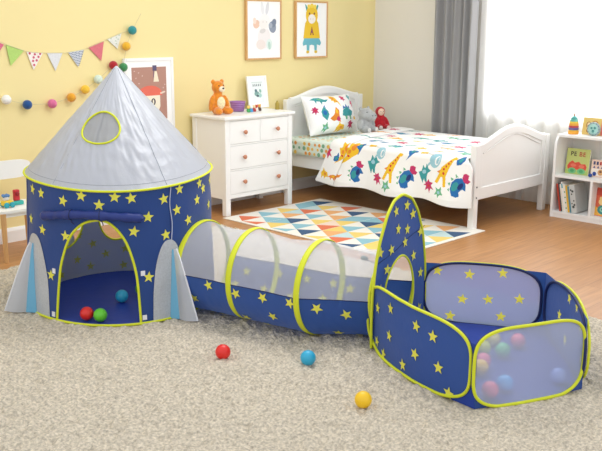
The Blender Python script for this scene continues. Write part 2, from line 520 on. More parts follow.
inner = lambda u, v: wall(u, v, -.006)
IST = [(3.495, .266), (3.337, .168), (3.707, .155), (3.531, .078), (3.125, .06), (3.675, .353), (3.098, .20), (3.946, .06), (3.53, .5), (3.53, .75), (2.9, .35), (2.8, .12), (4.15, .3), (4.2, .1)]
mb = MB(); mb.grid(inner, np.linspace(-PI / 2, 1.5 * PI, 900, endpoint=False), np.linspace(0, 1, 170), 0, True, keep_wall, star_mask(inner, IST, .027, np.random.default_rng(3)))
obj('lining', mb, [M_lining, mat('dull_star', 'E0DC70', .7, transl=.6)], tent)
def floor_disc(u, v):
    x, y = tent_xy(u, wall_r(u, 0) * v, 0)
    return x, y, np.full_like(x, CH + .001) + .002 * np.sin(u * 5 + v * 7) * v * (1 - v)
mb = MB(); mb.grid(floor_disc, PH, np.linspace(0, .995, 14), 0, True)
obj('tent_floor', mb, M_blue2, tent)
ROOFW = (-.36, .515, .385, .128)
mb = MB()
mb.grid(roof, PH, np.linspace(0, 1, 110), 0, True, lambda u, v: ~in_ell(u, v, ROOFW))
# a short hem hanging below the eave
obj('roof', mb, M_silver, tent)
def roof_seams():
    mb = MB()
    for k in range(5):
        p0 = .49 + k * 2 * PI / 5
        t = np.linspace(.02, .985, 60)
        if k == 4:
            pass
        x, y, z = roof(np.full_like(t, p0), t, .001)
        P = np.stack([x, y, z], 1)
        if not in_ell(p0 if p0 < PI else p0 - 2 * PI, .5, (ROOFW[0], ROOFW[1], .4, .2)):
            m1 = MB(); m1.tube(P, .0013, 0, seg=6); obj('roof_seam', m1, mat('grey_stitching', 'A3A7B2', .6), tent)
    t = np.linspace(-PI, PI, 200, endpoint=False)
    x, y, z = roof(t, np.full_like(t, .955), .0005)
    mb.tube(np.stack([x, y, z], 1), .0009, 0, closed=True, seg=5)
    obj('roof_seam', mb, MATS['grey_stitching'], tent)
roof_seams()
a = np.linspace(0, 2 * PI, 72, endpoint=False)
x, y, z = roof(ROOFW[0] + ROOFW[2] * np.cos(a), ROOFW[1] + ROOFW[3] * np.sin(a), .002)
mb = MB(); mb.tube(np.stack([x, y, z], 1), .0048, 0, closed=True); obj('window_binding', mb, M_lime, tent)
mb = MB()
mb.grid(lambda u, v: roof(ROOFW[0] + ROOFW[2] * v * np.cos(u), ROOFW[1] + ROOFW[3] * v * np.sin(u), -.001), a, np.linspace(0.001, 1.0, 10), 0, True)
obj('roof_window', mb, M_meshg, tent)
# pole seen behind the net window
t = np.linspace(.05, .95, 20); x, y, z = roof(np.full_like(t, -.42), t, -.02)
mb = MB(); mb.tube(np.stack([x, y, z], 1), .005, 0)
for p0 in (.49, 1.75, 3.0, 4.26):
    x, y, z = roof(np.full_like(t, p0), t, -.016); m1 = MB(); m1.tube(np.stack([x, y, z], 1), .005, 0); obj('pole', m1, mat('grey_tent_pole', '77787E', .4), tent)
obj('pole', mb, mat('grey_tent_pole', '77787E', .4), tent)
a = np.linspace(0, 2 * PI, 140, endpoint=False)
x, y, z = roof(a, np.ones_like(a), .003)
mb = MB(); mb.tube(np.stack([x, y, z - .002], 1), .0054, 0, closed=True)
obj('eave_binding', mb, M_lime, tent)
x, y, z = wall(a, np.zeros_like(a), .002)
mb = MB(); mb.tube(np.stack([x, y, z + .008], 1), .0062, 0, closed=True); obj('base_binding', mb, M_lime, tent)
dp = np.array(DOOR)
tt = np.linspace(0, len(dp) - 1, 120)
# smooth the arch
du = np.interp(tt, range(len(dp)), dp[:, 0]); dv = np.clip(np.interp(tt, range(len(dp)), dp[:, 1]), 0.0, 1)
for _ in range(12):
    du[1:-1] = (du[:-2] + 2 * du[1:-1] + du[2:]) / 4; dv[1:-1] = (dv[:-2] + 2 * dv[1:-1] + dv[2:]) / 4
x, y, z = wall(du, dv, .001)
mb = MB(); mb.tube(np.stack([x, y, z], 1), .0062, 0, seg=10); obj('door_binding', mb, M_lime, tent)
mb = MB()
a = np.linspace(0, 2 * PI, 64, endpoint=False)
for e in BWIN:
    x, y, z = wall(e[0] + e[2] * np.cos(a), e[1] + e[3] * np.sin(a), -.003)
    mb2 = MB(); mb2.tube(np.stack([x, y, z], 1), .006, 0, closed=True); obj('porthole_binding', mb2, M_lime, tent)
# wall seams
mb = MB()
for p0 in (.522, 1.78, 3.04, -.99 - .35, 4.3):
    t = np.linspace(.0, .98, 30); x, y, z = wall(np.full_like(t, p0), t, .001)
    if abs(p0 - 1.78) > .01:
        mb = MB(); mb.tube(np.stack([x, y, z], 1), .0016, 0, seg=6); obj('wall_seam', mb, mat('dark_blue_seam', '2A3A7E', .5), tent)
# tie cord hanging beside the seam
t = np.linspace(.995, .6, 24); x, y, z = wall(.525 + .012 * np.sin(t * 20), t, .006)
mb = MB(); mb.tube(np.stack([x, y, z], 1), .0022, 0, seg=6); obj('tie_cord', mb, mat('pale_cord', 'B9C0D8', .6), tent)
# rolled-up door flap and its ties
n = 60
pu = np.linspace(-.895, .205, n); pf = np.linspace(.772, .800, n) + .045 * np.sin(np.linspace(0, PI, n))
rr = .0205 + .002 * np.sin(np.linspace(0, 23, n)) + .0016 * np.sin(np.linspace(0, 61, n)); rr[[0, -1]] *= .55; rr[[1, -2]] *= .9
x, y, z = wall(pu, pf, .0215); P = np.stack([x, y, z], 1)
mb = MB(); mb.tube(P, rr, 0, seg=20)
obj('door_flap', mb, mat('navy_rolled_flap', '22357C', .4, bump=.5, bscale=30, bdist=.006, stretch=(1, 1, 1)), tent)
for k in (int(n * .36), int(n * .63)):
    c = P[k]; T = P[k + 1] - P[k - 1]; T /= np.linalg.norm(T); U = np.array([0, 0, 1.]); W = np.cross(T, U)
    a = np.linspace(0, 2 * PI, 28, endpoint=False)
    ring = [c + (U * math.cos(q) + W * math.sin(q)) * .0225 for q in a]
    mb = MB(); mb.tube(ring, .0028, 0, closed=True, seg=6)
    mb.tube([c - U * .022 + W * .004, c - U * .032 + W * .012 * (1 if k < 30 else -1) + T * .006, c - U * .045 + T * .012], .0026, 0, seg=6)
    obj('flap_tie', mb, M_navytrim, tent)
for u, f in ((-.785, .376), (-.803, .05), (.19, .388), (.192, .055)):
    mb = MB()
    P = [wall(u + du, f + df, d) for d in (.001, .004) for du, df in ((-.022, -.018), (.022, -.018), (.022, .018), (-.022, .018))]
    mb.add(np.array(P), [(3, 2, 1, 0), (4, 5, 6, 7), (0, 1, 5, 4), (1, 2, 6, 5), (2, 3, 7, 6), (3, 0, 4, 7)], 0, False)
    obj('velcro_tab', mb, M_velcro, tent)
# rocket fins: an arched silver patch on the wall with a padded three-cornered fin on it
def fin(pc, hw, top, reach, side, tilt, shift=0.):
    k = np.linspace(-1, 1, 40)
    mb = MB()
    mb.grid(lambda u, v: wall(pc + hw * np.sign(u) * np.abs(u) , .005 + top * v * np.sqrt(np.clip(1 - np.abs(u) ** 2.4, 0, 1)), .003), k, np.linspace(0, 1, 20), 0)
    obj('fin_patch', mb, M_silver2, tent)
    n = 14
    t = np.linspace(0, 1, n)
    pc = pc + shift
    f = top * .86 * (1 - t) + .012
    wdt = .045 + .05 * t                                   # half angle where the fin meets the wall
    inL = np.stack(wall(pc - wdt, f, .004), 1); inR = np.stack(wall(pc + wdt, f, .004), 1)
    rr = reach * (t ** .85)
    zz = f * (eave_z(pc) - CH) + CH
    bx, by = tent_xy(pc + tilt * t, wall_r(pc, f) + .012 + rr, zz)
    out = np.stack([bx, by, zz], 1)
    def side_mesh(a, b, s):
        m = MB()
        fn_u = np.linspace(0, 1, 10)
        V = []; F = []
        for i in range(n):
            for j, q in enumerate(fn_u):
                p = a[i] * (1 - q) + b[i] * q
                nrm = np.cross(b[i] - a[i], np.array([0, 0, 1.])); nrm /= np.linalg.norm(nrm) + 1e-9
                V.append(p + s * nrm * .016 * math.sin(PI * q) * t[i])
        for i in range(n - 1):
            for j in range(9):
                F.append((i * 10 + j, i * 10 + j + 1, (i + 1) * 10 + j + 1, (i + 1) * 10 + j))
        m.add(np.array(V), F, 0)
        return m
    mid = lambda q, k: q * (1 - k) + out * k
    fr = obj('fin', side_mesh(mid(inL, .34), out, 1), M_silver, tent)
    obj('fin', side_mesh(mid(inR, .34), out, -1), M_silver, tent)
    obj('fin_gusset', side_mesh(inL, mid(inL, .34), 0), M_lblue, fr)
    obj('fin_gusset', side_mesh(inR, mid(inR, .34), 0), M_lblue, fr)
    m = MB(); m.tube(out, .004, 0, seg=8); obj('fin_piping', m, M_velcro, fr)
fin(-1.13, .27, .60, .115, 1, -.10, -.07)
fin(.49, .21, .60, .125, -1, .03, .075)
fin(2.75, .24, .58, .17, 1, 0)
fin(-2.35, .24, .58, .17, 1, 0)

# ------------------------------------------------------------------ crawl tunnel
HC = np.array([(2.64, 3.27), (2.703, 2.972), (2.775, 2.60), (2.995, 2.358)])
HN = np.array([(.966, .259), (.966, .259), (.97, .24), (.988, .153)])
HR = np.array([.218, .218, .217, .20])
def lerp(A, i, f): return A[i] * (1 - f)[..., None] + A[i + 1] * f[..., None] if A.ndim > 1 else A[i] * (1 - f) + A[i + 1] * f
tw = wob(8, .004, (8, 5), 21)
def tun(s, th):
    i = np.clip(np.floor(s).astype(int), 0, 2); f = s - i
    c = lerp(HC, i, f); n = lerp(HN, i, f); R = lerp(HR, i, f)
    r = R * (1 - .10 * np.sin(PI * f) * np.clip(np.sin(th) * .8 + .35, .05, 1)) + tw(s * 3, th) * np.sin(PI * f)
    z = R + r * np.sin(th)
    return c[..., 0] + n[..., 0] * r * np.cos(th), c[..., 1] + n[..., 1] * r * np.cos(th), np.maximum(z, .001) + CH - .002
tunnel = thing('play_tunnel', 'crawl tunnel with clear net top joining tent and ball pit', 'play tunnel', (2.75, 2.8, 0))
SS = np.concatenate([np.linspace(i, i + 1, 26)[:-1] for i in range(3)] + [[3.0]])
# the blue half-pipe hangs between th = 3.14 (near) and th = 0 (far), through the bottom
mb = MB()
def grid_u(mb, fn, su, tv, mi):
    UU, VV = np.meshgrid(su, tv, indexing='ij'); X, Y, Z = fn(UU, VV)
    P = np.stack([X, Y, Z], -1).reshape(-1, 3); nv = len(tv)
    F = [(i * nv + j, (i + 1) * nv + j, (i + 1) * nv + j + 1, i * nv + j + 1) for i in range(len(su) - 1) for j in range(nv - 1)]
    mb.add(P, F, mi)
grid_u(mb, tun, SS, np.linspace(3.13, 2 * PI, 60), 0)
for s, th in [(.611, 3.25), (.265, 3.672), (.2, 4.9), (.806, 4.70), (1.513, 3.27), (1.618, 3.688), (1.913, 3.25), (1.678, 4.6), (2.274, 3.326), (2.083, 4.4),
              (2.674, 3.452), (2.684, 4.35), (1.112, 3.30), (.62, 4.25), (.33, 4.35), (1.4, 4.2), (2.45, 4.1), (1.15, 4.0)]:
    mb.star(tun, min(max(s, .12), 2.9), th, .028, 1, g.uniform(-.3, .3), .0035, both=True)
for s, th in [(.416, 5.96), (1.057, 6.04), (.831, 5.615), (1.492, 6.05), (1.883, 6.07), (2.124, 6.0), (1.773, 5.67), (1.998, 5.615), (.25, 5.6), (2.5, 5.9), (2.7, 5.5), (1.3, 5.55), (.6, 5.4)]:
    mb.star(tun, s, th, .028, 1, g.uniform(-.3, .3), .0035, both=True)
obj('tunnel_base', mb, [M_blue, M_star], tunnel)
mb = MB(); grid_u(mb, tun, SS, np.linspace(0, 3.13, 50), 0)
obj('net_top', mb, M_mesh, tunnel)
mb = MB()
for th in (3.13, 0.0):
    x, y, z = tun(SS, np.full_like(SS, th)); mb.tube(np.stack([x, y, z], 1), .0022, 0, seg=6)
obj('net_seam', mb, M_navytrim, tunnel)
th = np.linspace(0, 2 * PI, 96, endpoint=False); ps = np.linspace(0, 2 * PI, 10, endpoint=False)
for i in range(4):
    n3 = np.array([HN[i][0], HN[i][1], 0]); ax = np.array([-HN[i][1], HN[i][0], 0]); c = np.array([HC[i][0], HC[i][1], HR[i] + CH])
    V = []; F = []
    w = .0155 if i < 3 else .008
    for q in th:
        d = n3 * math.cos(q) + np.array([0, 0, 1.]) * math.sin(q)
        for p in ps:
            v = c + d * (HR[i] + .0045 * math.cos(p)) + ax * w * math.sin(p)
            v[2] = max(v[2], .009); V.append(v)
    for a_ in range(96):
        for b_ in range(10):
            F.append((a_ * 10 + b_, a_ * 10 + (b_ + 1) % 10, ((a_ + 1) % 96) * 10 + (b_ + 1) % 10, ((a_ + 1) % 96) * 10 + b_))
    mb = MB(); mb.add(V, F, 0); obj('hoop', mb, M_lime, tunnel)
# green cord stop where the tunnel ties on to the ball pit
mb = MB(); mb.ell((2.965, 2.50, .345), (.012, .022, .011)); mb.tube([(2.97, 2.52, .34), (3.0, 2.45, .32), (3.02, 2.40, .30)], .002, 0, seg=6)
obj('cord_stop', mb, C('0F5A54'), tunnel, label='dark green cord stop')

# ------------------------------------------------------------------ ball pit
PT5 = [np.array(p) for p in ((2.8, 2.3), (2.58, 1.63), (3.035, 1.435), (3.5, 1.87), (3.25, 2.36))]   # A B C D E
PCEN = sum(PT5) / 5
pit = thing('ball_pit', 'five sided blue pop-up ball pit with tall starry arch panel', 'ball pit', (*PCEN, 0))
def side(i, bow, off=0., wseed=1):
    p, q = PT5[i], PT5[(i + 1) % 5]; d = q - p; nrm = np.array([d[1], -d[0]]) / np.linalg.norm(d)
    if nrm @ ((p + q) / 2 - PCEN) < 0: nrm = -nrm
    wv = wob(6, .004, (9, 30), wseed)
    def fn(u, v):
        b = bow * np.sin(PI * np.clip(u, 0, 1)) + off + wv(u, v) * np.clip(np.sin(PI * np.clip(u, 0, 1)), 0, 1)
        return p[0] + d[0] * u + nrm[0] * b, p[1] + d[1] * u + nrm[1] * b, v + CH
    return fn
def pit_panel(i, bow, inner_m, corner_m, oval, stars, name, inside_trim=True):
    cu, cv, ru, rv, ex = oval
    fn = side(i, bow, 0, 30 + i)
    ino = lambda u, v: (np.abs((u - cu) / ru)) ** ex + (np.abs((v - cv) / rv)) ** ex < 1
    mb = MB()
    ocorner = lambda u, v: ~ino(u, v) & (v < (.285 if i in (2, 3) else .25)) & (u > 0) & (u < 1)
    U = np.linspace(-.06, 1.06, 250); V = np.linspace(0, .312, 130)
    net = i in (2, 3)
    mb.grid(fn, U, V, 0, False, ino, star_mask(fn, [(u, max(v, .03)) for u, v in stars], .0275, g) if net else None)
    for u, v, in ([] if net else stars):
        mb.star(fn, u, max(v, .02), .0275, 1, g.uniform(-.25, .25), .0035, both=True)
    pn = obj(name, mb, [inner_m, M_starn if net else M_star], pit)
    for lo, hi in ((-.1, cu), (cu, 1.1)):
        for vl, vh in ((-1, cv), (cv, 1)):
            mb = MB(); mb.grid(fn, U, V, 0, False, lambda u, v: ocorner(u, v) & (u >= lo) & (u < hi) & (v >= vl) & (v < vh))
            if mb.f: obj('corner_fabric', mb, corner_m, pit)
    pts = superell(ru, rv, ex, 110, (cu, cv))
    # even spacing
    dd = np.r_[0, np.cumsum(np.hypot(np.diff(pts[:, 0]), np.diff(pts[:, 1])))]
    x, y, z = side(i, bow, .004 if i < 2 else .010, 30 + i)(pts[:, 0], np.maximum(pts[:, 1], .0))
    mb = MB(); mb.tube(np.stack([x, y, np.maximum(z, CH)], 1), .0064 if i < 2 else .0055, 0, closed=True); obj('frame_binding', mb, M_lime, pit)
    x, y, z = side(i, bow, -.004, 30 + i)(pts[:, 0], pts[:, 1])
    mb = MB(); mb.tube(np.stack([x, y, z], 1), .0045 if i < 2 else .0062, 0, closed=True); obj('inner_binding', mb, M_navytrim, pit)
pit_panel(0, .055, M_blue, M_blue2, (.455, .150, .515, .156, 3.8), [(.077, .198), (.28, .244), (.566, .234), (.706, .222), (.27, .122), (.078, .048), (.559, .115), (.442, .039), (.755, .106), (.19, .012), (.831, .02)], 'star_panel')
pit_panel(1, .02, M_meshw, M_blue, (.48, .150, .505, .156, 3.7), [], 'net_panel')
pit_panel(2, .02, M_blue, M_blue, (.47, .146, .50, .150, 3.0), [(.182, .213), (.508, .265), (.311, .287 - .02), (.095, .096), (.534, .075), (.686, .153)], 'star_panel')
pit_panel(3, .02, M_meshb, M_blue, (.515, .146, .49, .150, 3.4), [(1 - .371, .241), (1 - .649, .261), (1 - .321, .117), (1 - .538, .126), (1 - .798, .144), (1 - .653, .049), (1 - .224, .025), (1 - .1, .25)], 'net_panel')
# tall arched panel with the round way in
TALL = [(-.035, 0), (-.045, .09), (-.04, .226), (0, .357), (.076, .480), (.19, .578), (.333, .631), (.505, .650), (.675, .620), (.80, .552), (.918, .436), (.978, .295), (1.0, .15), (1.0, 0)]
pA, pE = PT5[0], PT5[4]
tall_fn0 = lambda off: (lambda u, v: (pA[0] + (pE - pA)[0] * u + off * (-.13) + .006 * np.sin(u * 5 + v * 7) * np.sin(PI * np.clip(u, 0, 1)) * -.13,
                                      pA[1] + (pE - pA)[1] * u + off * .99 + .008 * np.sin(u * 5 + v * 9) * np.sin(PI * np.clip(u, 0, 1)), v + CH))
tall_fn = tall_fn0(0)
HOLE = (.455, .200, .275, .172)
dp = np.array(TALL)
tt = np.linspace(0, len(dp) - 1, 160)
du = np.interp(tt, range(len(dp)), dp[:, 0]); dv = np.interp(tt, range(len(dp)), dp[:, 1])
for _ in range(10):
    du[1:-1] = (du[:-2] + 2 * du[1:-1] + du[2:]) / 4; dv[1:-1] = (dv[:-2] + 2 * dv[1:-1] + dv[2:]) / 4
outl = list(zip(du, dv))
mb = MB()
mb.grid(tall_fn, np.linspace(-.06, 1.02, 170), np.linspace(0, .66, 220), 0, False, lambda u, v: inpoly(u, v, outl) & ~in_ell(u, v, HOLE))
for u, v in [(.367, .582), (.583, .593), (.405, .498), (.601, .481), (.547, .426), (.263, .418), (.729, .346), (.70, .545), (.86, .45), (.074, .421), (.2, .335), (.10, .25), (.88, .25), (.16, .06), (.86, .08)]:
    mb.star(tall_fn, u, v, .0275, 1, g.uniform(-.25, .25), .0035, both=True)
obj('arch_panel', mb, [M_blue, M_star], pit)
x, y, z = tall_fn(du, dv); mb = MB(); mb.tube(np.stack([x, y, z], 1), .0068, 0, seg=10); obj('arch_binding', mb, M_lime, pit)
a = np.linspace(0, 2 * PI, 72, endpoint=False)
x, y, z = tall_fn(HOLE[0] + HOLE[2] * np.cos(a), HOLE[1] + HOLE[3] * np.sin(a))
mb = MB(); mb.tube(np.stack([x, y, z], 1), .0052, 0, closed=True); obj('doorway_binding', mb, M_lime, pit)
x, y, z = tall_fn(np.linspace(.02, .94, 30), .372 + .10 * np.linspace(0, 1, 30)); mb = MB()
mb.tube(np.stack([x, y - .002, z], 1), .0013, 0, seg=5); obj('fold_seam', mb, M_navytrim, pit)
mb = MB()
fl = []
for k, bw in enumerate((.055, .02, .02, .02, 0)):
    for u in np.linspace(0, 1, 12, endpoint=False):
        x, y, z = side(k, bw - .004)(np.array(u), np.array(0.)); fl.append((float(x), float(y)))
mb.prism(fl, (0, 0, CH - .002), (1, 0, 0), (0, 1, 0), (0, 0, .003)); obj('pit_floor', mb, M_blue2, pit)

# ------------------------------------------------------------------ play balls
BALL_ME = {}
def ball(hexc, x, y, z, label, group, r=.0325):
    m = mat('ball_' + hexc, hexc, .28, spec=.5)
    if hexc not in BALL_ME:
        mb = MB(); mb.ell((0, 0, 0), .0325, 0, None, 32, 20)
        a = np.linspace(0, 2 * PI, 48, endpoint=False)
        mb.tube([(.0325 * math.cos(q), .0325 * math.sin(q), 0) for q in a], .0004, 0, closed=True, seg=5)
        o = obj('play_ball', mb, m); BALL_ME[hexc] = o
    else:
        o = BALL_ME[hexc].copy(); COL.objects.link(o)
    o.location = (x, y, z); o.rotation_euler = (g.uniform(-.6, .6), g.uniform(-.6, .6), 0)
    return tag(o, label, 'ball', group)
RED, BLU, YEL, GRN, PNK, LGR, LBL = 'E32A22', '2FA9D0', 'F5C51C', '63C630', 'EE6F93', '58C58A', '3FA9F0'
zc = CH + .029
G1, G2, G3 = 'play balls on the carpet', 'play balls in the rocket tent', 'play balls in the ball pit'
ball(RED, 2.243, 2.663, zc, 'red plastic ball lying on the beige carpet', G1)
ball(BLU, 2.451, 2.362, zc, 'blue plastic ball on the open carpet, between red and yellow ones', G1)
ball(YEL, 2.299, 1.93, zc, 'yellow plastic ball on the carpet, nearest to the viewer', G1)
zt = CH + .0345
ball(RED, 2.097, 3.489, zt, 'red ball just inside the rocket tent doorway', G2)
ball(GRN, 2.130, 3.424, zt, 'bright green ball touching the red one in the tent doorway', G2)
ball('38B4D6', 2.37, 3.60, zt, 'teal blue ball further back on the tent floor', G2)
ball(GRN, 2.515, 3.635, zt, 'green ball half hidden behind the right edge of tent door', G2)
ball('E9D96A', 3.183, 1.933, zt, 'pale yellow ball farthest back behind the pit net', G3)
ball('C9D24A', 3.059, 1.903, zt, 'yellow green ball up left behind the pit net', G3)
ball(LGR, 3.093, 1.828, zt, 'mint green ball seen through the pit net', G3)
ball(PNK, 3.24, 1.842, zt, 'faint pink ball behind the upper middle of the pit net', G3)
ball(PNK, 2.933, 1.822, zt, 'pink ball behind a yellow one at left of pit net', G3)
ball(YEL, 2.864, 1.79, zt, 'yellow ball at the left edge of the pit net', G3)
ball(LBL, 2.795, 1.634, zt, 'sky blue ball low behind the pit net', G3)
ball('E85C80', 2.700, 1.640, zt, 'deep pink ball lowest in the front corner of the pit', G3)
ball('6F8FE0', 3.01, 1.522, zt, 'periwinkle blue ball alone at right behind the pit net', G3)
# ------------------------------------------------------------------ chest of drawers
dx0, dx1, dy0, dy1, DZ = 4.086, 4.770, 4.785, 5.165, .735
dr = thing('chest_of_drawers', 'white chest of four drawers with copper knobs', 'chest of drawers', ((dx0 + dx1) / 2, (dy0 + dy1) / 2, 0))
mb = MB()
for x in (dx0, dx1 - .045):
    for y in (dy0, dy1 - .045):
        mb.box((x, y, 0), (x + .045, y + .045, DZ - .022), 0, .003)
mb.box((dx0 + .006, dy0 + .04, .125), (dx0 + .02, dy1 - .04, DZ - .022), 0, 0)      # side panels set in
mb.box((dx1 - .02, dy0 + .04, .125), (dx1 - .006, dy1 - .04, DZ - .022), 0, 0)
mb.box((dx0 + .02, dy1 - .03, .125), (dx1 - .02, dy1 - .02, DZ - .022), 0, 0)
for z0, z1 in ((.128, .160), (.333, .345), (.518, .530), (.700, .713)):
    mb.box((dx0 + .045, dy0 + .004, z0), (dx1 - .045, dy0 + .06, z1), 0, .001)
mb.box((4.426, dy0 + .004, .530), (4.438, dy0 + .06, .700), 0, .001)
mb.box((dx0 + .02, dy0 + .06, .13), (dx1 - .02, dy1 - .03, .14), 0, 0)
obj('carcass', mb, M_white, dr)
mb = MB(); mb.box((dx0 - .018, dy0 - .018, DZ - .022), (dx1 + .018, dy1 + .005, DZ), 0, .005); obj('top', mb, M_white, dr)
def drawer(x0, x1, z0, z1, knobs):
    mb = MB(); mb.box((x0 + .002, dy0 + .002, z0 + .002), (x1 - .002, dy0 + .022, z1 - .002), 0, .002)
    mb.box((x0 + .01, dy0 + .022, z0 + .008), (x1 - .01, dy1 - .06, z1 - .03), 0, 0)
    d = obj('drawer', mb, M_white, dr)
    for kx in knobs:
        mb = MB(); mb.lathe([(.006, 0), (.006, .008), (.013, .014), (.0165, .020), (.0165, .025), (.012, .030), (.004, .032)], (kx, dy0 + .003, (z0 + z1) / 2), 0, 20, rot('X', 90))
        obj('knob', mb, M_copper, d)
drawer(dx0 + .045, 4.426, .530, .700, [4.27]); drawer(4.438, dx1 - .045, .530, .700, [4.60])
drawer(dx0 + .045, dx1 - .045, .345, .518, [4.262, 4.608]); drawer(dx0 + .045, dx1 - .045, .160, .333, [4.262, 4.608])

# ------------------------------------------------------------------ soft toys
def plush(name, label, cat, loc, parts, m, vox=.006, rz=0., size=1.):
    t = thing(name, label, cat, loc)
    mb = MB()
    for c, r, R in parts:
        mb.ell(np.array(c) + np.array(loc), r, 0, R)
    b = remesh(obj('body', mb, m, t), vox, 5)
    t.rotation_euler = (0, 0, rz); t.scale = (size,) * 3
    return t
M_bear = mat('orange_plush', 'E08A2B', .95, spec=.1, var=.15, vscale=60, bump=.5, bscale=160, bdist=.004, sheen=.5)
L = (4.205, 5.005, DZ)
bear = plush('teddy_bear', 'orange sitting teddy bear on the chest of drawers', 'soft toy', L, [
    ((0, 0, .075), (.060, .052, .085), None), ((0, -.008, .198), (.050, .046, .048), None),
    ((-.040, .0, .238), (.019, .012, .019), None), ((.040, 0, .238), (.019, .012, .019), None),
    ((-.062, -.012, .085), (.021, .024, .062), rot('Y', 14)), ((.060, -.024, .085), (.021, .024, .058), rot('Y', -18)),
    ((-.040, -.060, .027), (.029, .052, .028), rot('Z', -14)), ((.045, -.060, .027), (.029, .052, .028), rot('Z', 16)),
    ((0, -.004, .15), (.034, .03, .03), None)], M_bear, .005, math.radians(-4))
def child_ell(name, parent, c, r, m, R=None, lab=None):
    mb = MB(); mb.ell(ROOT[parent.name] + np.array(c), r, 0, R); return obj(name, mb, m, parent, label=lab)
child_ell('muzzle', bear, (.004, -.050, .186), (.026, .018, .022), C('F2E3C8'))
child_ell('nose', bear, (.004, -.068, .193), (.009, .006, .0065), C('2A1E1A', .3))
for s in (-1, 1): child_ell('eye', bear, (s * .020, -.047, .212), (.0045, .004, .005), C('2A1E1A', .3))
child_ell('belly_patch', bear, (0, -.044, .085), (.036, .016, .046), mat('cream_plush', 'EADFB4', .95, var=.12, vscale=70))
def hippo():
    L = (5.575, 4.735, .509)
    t = plush('hippo_toy', 'grey plush hippo sitting on the bed beside the pillow', 'soft toy', L, [
        ((0, 0, .055), (.058, .05, .062), None), ((0, -.012, .130), (.062, .052, .048), None), ((.014, -.055, .118), (.047, .032, .034), None),
        ((-.046, .0, .172), (.013, .009, .014), None), ((.036, .0, .175), (.013, .009, .014), None),
        ((-.060, -.018, .06), (.020, .024, .040), rot('Y', 22)), ((.060, -.018, .06), (.020, .024, .040), rot('Y', -22)),
        ((-.034, -.052, .024), (.024, .042, .024), None), ((.036, -.052, .024), (.024, .042, .024), None)],
        mat('grey_plush', 'A9ABAB', .95, spec=.1, var=.12, vscale=60, bump=.5, bscale=150, bdist=.004, sheen=.5), .005, math.radians(-6), 1.15)
    for s in (-1, 1):
        child_ell('eye', t, (s * .026, -.052, .148), (.005, .004, .005), C('2F2F33', .3))
        child_ell('nostril', t, (.014 + s * .016, -.086, .126), (.005, .003, .004), C('5F6163'))
        child_ell('foot_pad', t, (s * .036, -.093, .024), (.017, .005, .017), C('CFCFCB'))
hippo()
def doll():
    L = (5.855, 4.79, .507)
    red = mat('red_plush', 'B5202C', .95, spec=.1, var=.15, vscale=60, bump=.4, bscale=150, bdist=.003, sheen=.5)
    t = plush('hooded_doll', 'red hooded rag doll slumped behind the grey hippo', 'soft toy', L, [
        ((0, 0, .055), (.052, .045, .065), None), ((-.006, 0, .15), (.044, .042, .045), None), ((0, 0, .10), (.036, .032, .03), None),
        ((.05, -.02, .06), (.018, .022, .055), rot('Y', -24)), ((-.048, -.02, .06), (.018, .022, .052), rot('Y', 20)),
        ((-.03, -.055, .022), (.022, .045, .022), rot('Z', -12)), ((.036, -.055, .022), (.022, .045, .022), rot('Z', 18))], red, .005, math.radians(-28))
    child_ell('face', t, (-.008, -.026, .150), (.030, .022, .031), C('EBCDB4'))
    for s in (-1, 1):
        child_ell('eye', t, (-.008 + s * .011, -.047, .155), (.0035, .003, .004), C('2F2320', .3))
        child_ell('foot', t, (s * .036, -.098, .022), (.018, .012, .018), C('D8C9C4'))
    child_ell('nose', t, (-.008, -.049, .147), (.004, .004, .004), C('C98878'))
doll()

# basket, little animals and picture frame on the chest
bk = thing('basket', 'small purple basket behind the teddy bear', 'basket', (4.45, 5.06, DZ))
mb = MB(); mb.lathe([(.040, .001), (.048, .002), (.058, .066), (.062, .068), (.062, .076), (.055, .076), (.046, .008), (.002, .006)], (4.45, 5.06, DZ), 0, 28)
obj('bowl', mb, mat('purple_woven', 'A676B4', .7, bump=.6, bscale=120, bdist=.004), bk)
mb = MB()
for k in range(4):
    zz = DZ + .014 + .014 * k; r = .0485 + .0025 * k + .0012
    mb.tube([(4.45 + r * math.cos(q), 5.06 + r * math.sin(q), zz) for q in np.linspace(0, 2 * PI, 30, endpoint=False)], .0028, 0, closed=True, seg=6)
obj('weave_band', mb, mat('light_purple', 'BC92C8', .7), bk)
toys = [(4.448, 4.935, '3E9A5A', 'F0D070', 'green'), (4.480, 4.940, '4F9FD8', 'E8E8E8', 'blue'), (4.515, 4.945, 'B23A3A', 'F1D0A0', 'red'),
        (4.550, 4.955, 'EDE8E0', 'C24A3A', 'white'), (4.590, 4.965, '5A4136', 'E2A94A', 'brown')]
for x, y, c1, c2, nm in toys:
    o = thing('toy_figure', f'tiny {nm} toy figure in the row on the chest of drawers', 'toy', (x, y, DZ), 'tiny toy figures on the chest')
    mb = MB(); mb.ell((x, y, DZ + .016), (.017, .013, .016)); mb.ell((x - .008, y - .006, DZ + .007), (.008, .008, .007)); mb.ell((x + .008, y - .006, DZ + .007), (.008, .008, .007))
    remesh(obj('body', mb, C(c1), o), .003, 3)
    mb = MB(); mb.ell((x - .003, y - .004, DZ + .039), (.0125, .0115, .0125)); mb.ell((x - .013, y - .004, DZ + .050), .0045); mb.ell((x + .007, y - .004, DZ + .050), .0045)
    remesh(obj('head', mb, C(c2), o), .0025, 2)
mb = MB(); mb.lathe([(.016, 0), (.018, .004), (.018, .045), (.013, .055), (.008, .06), (.008, .068), (.002, .068)], (4.772, 4.955, DZ), 0, 20)
tag(obj('standin', mb, C('A8923C', .4), loc=(4.772, 4.955, DZ)), 'guessed olive gold bottle at the right end of the chest', 'standin')  # guessed shape standing in for likely shading between chest and headboard

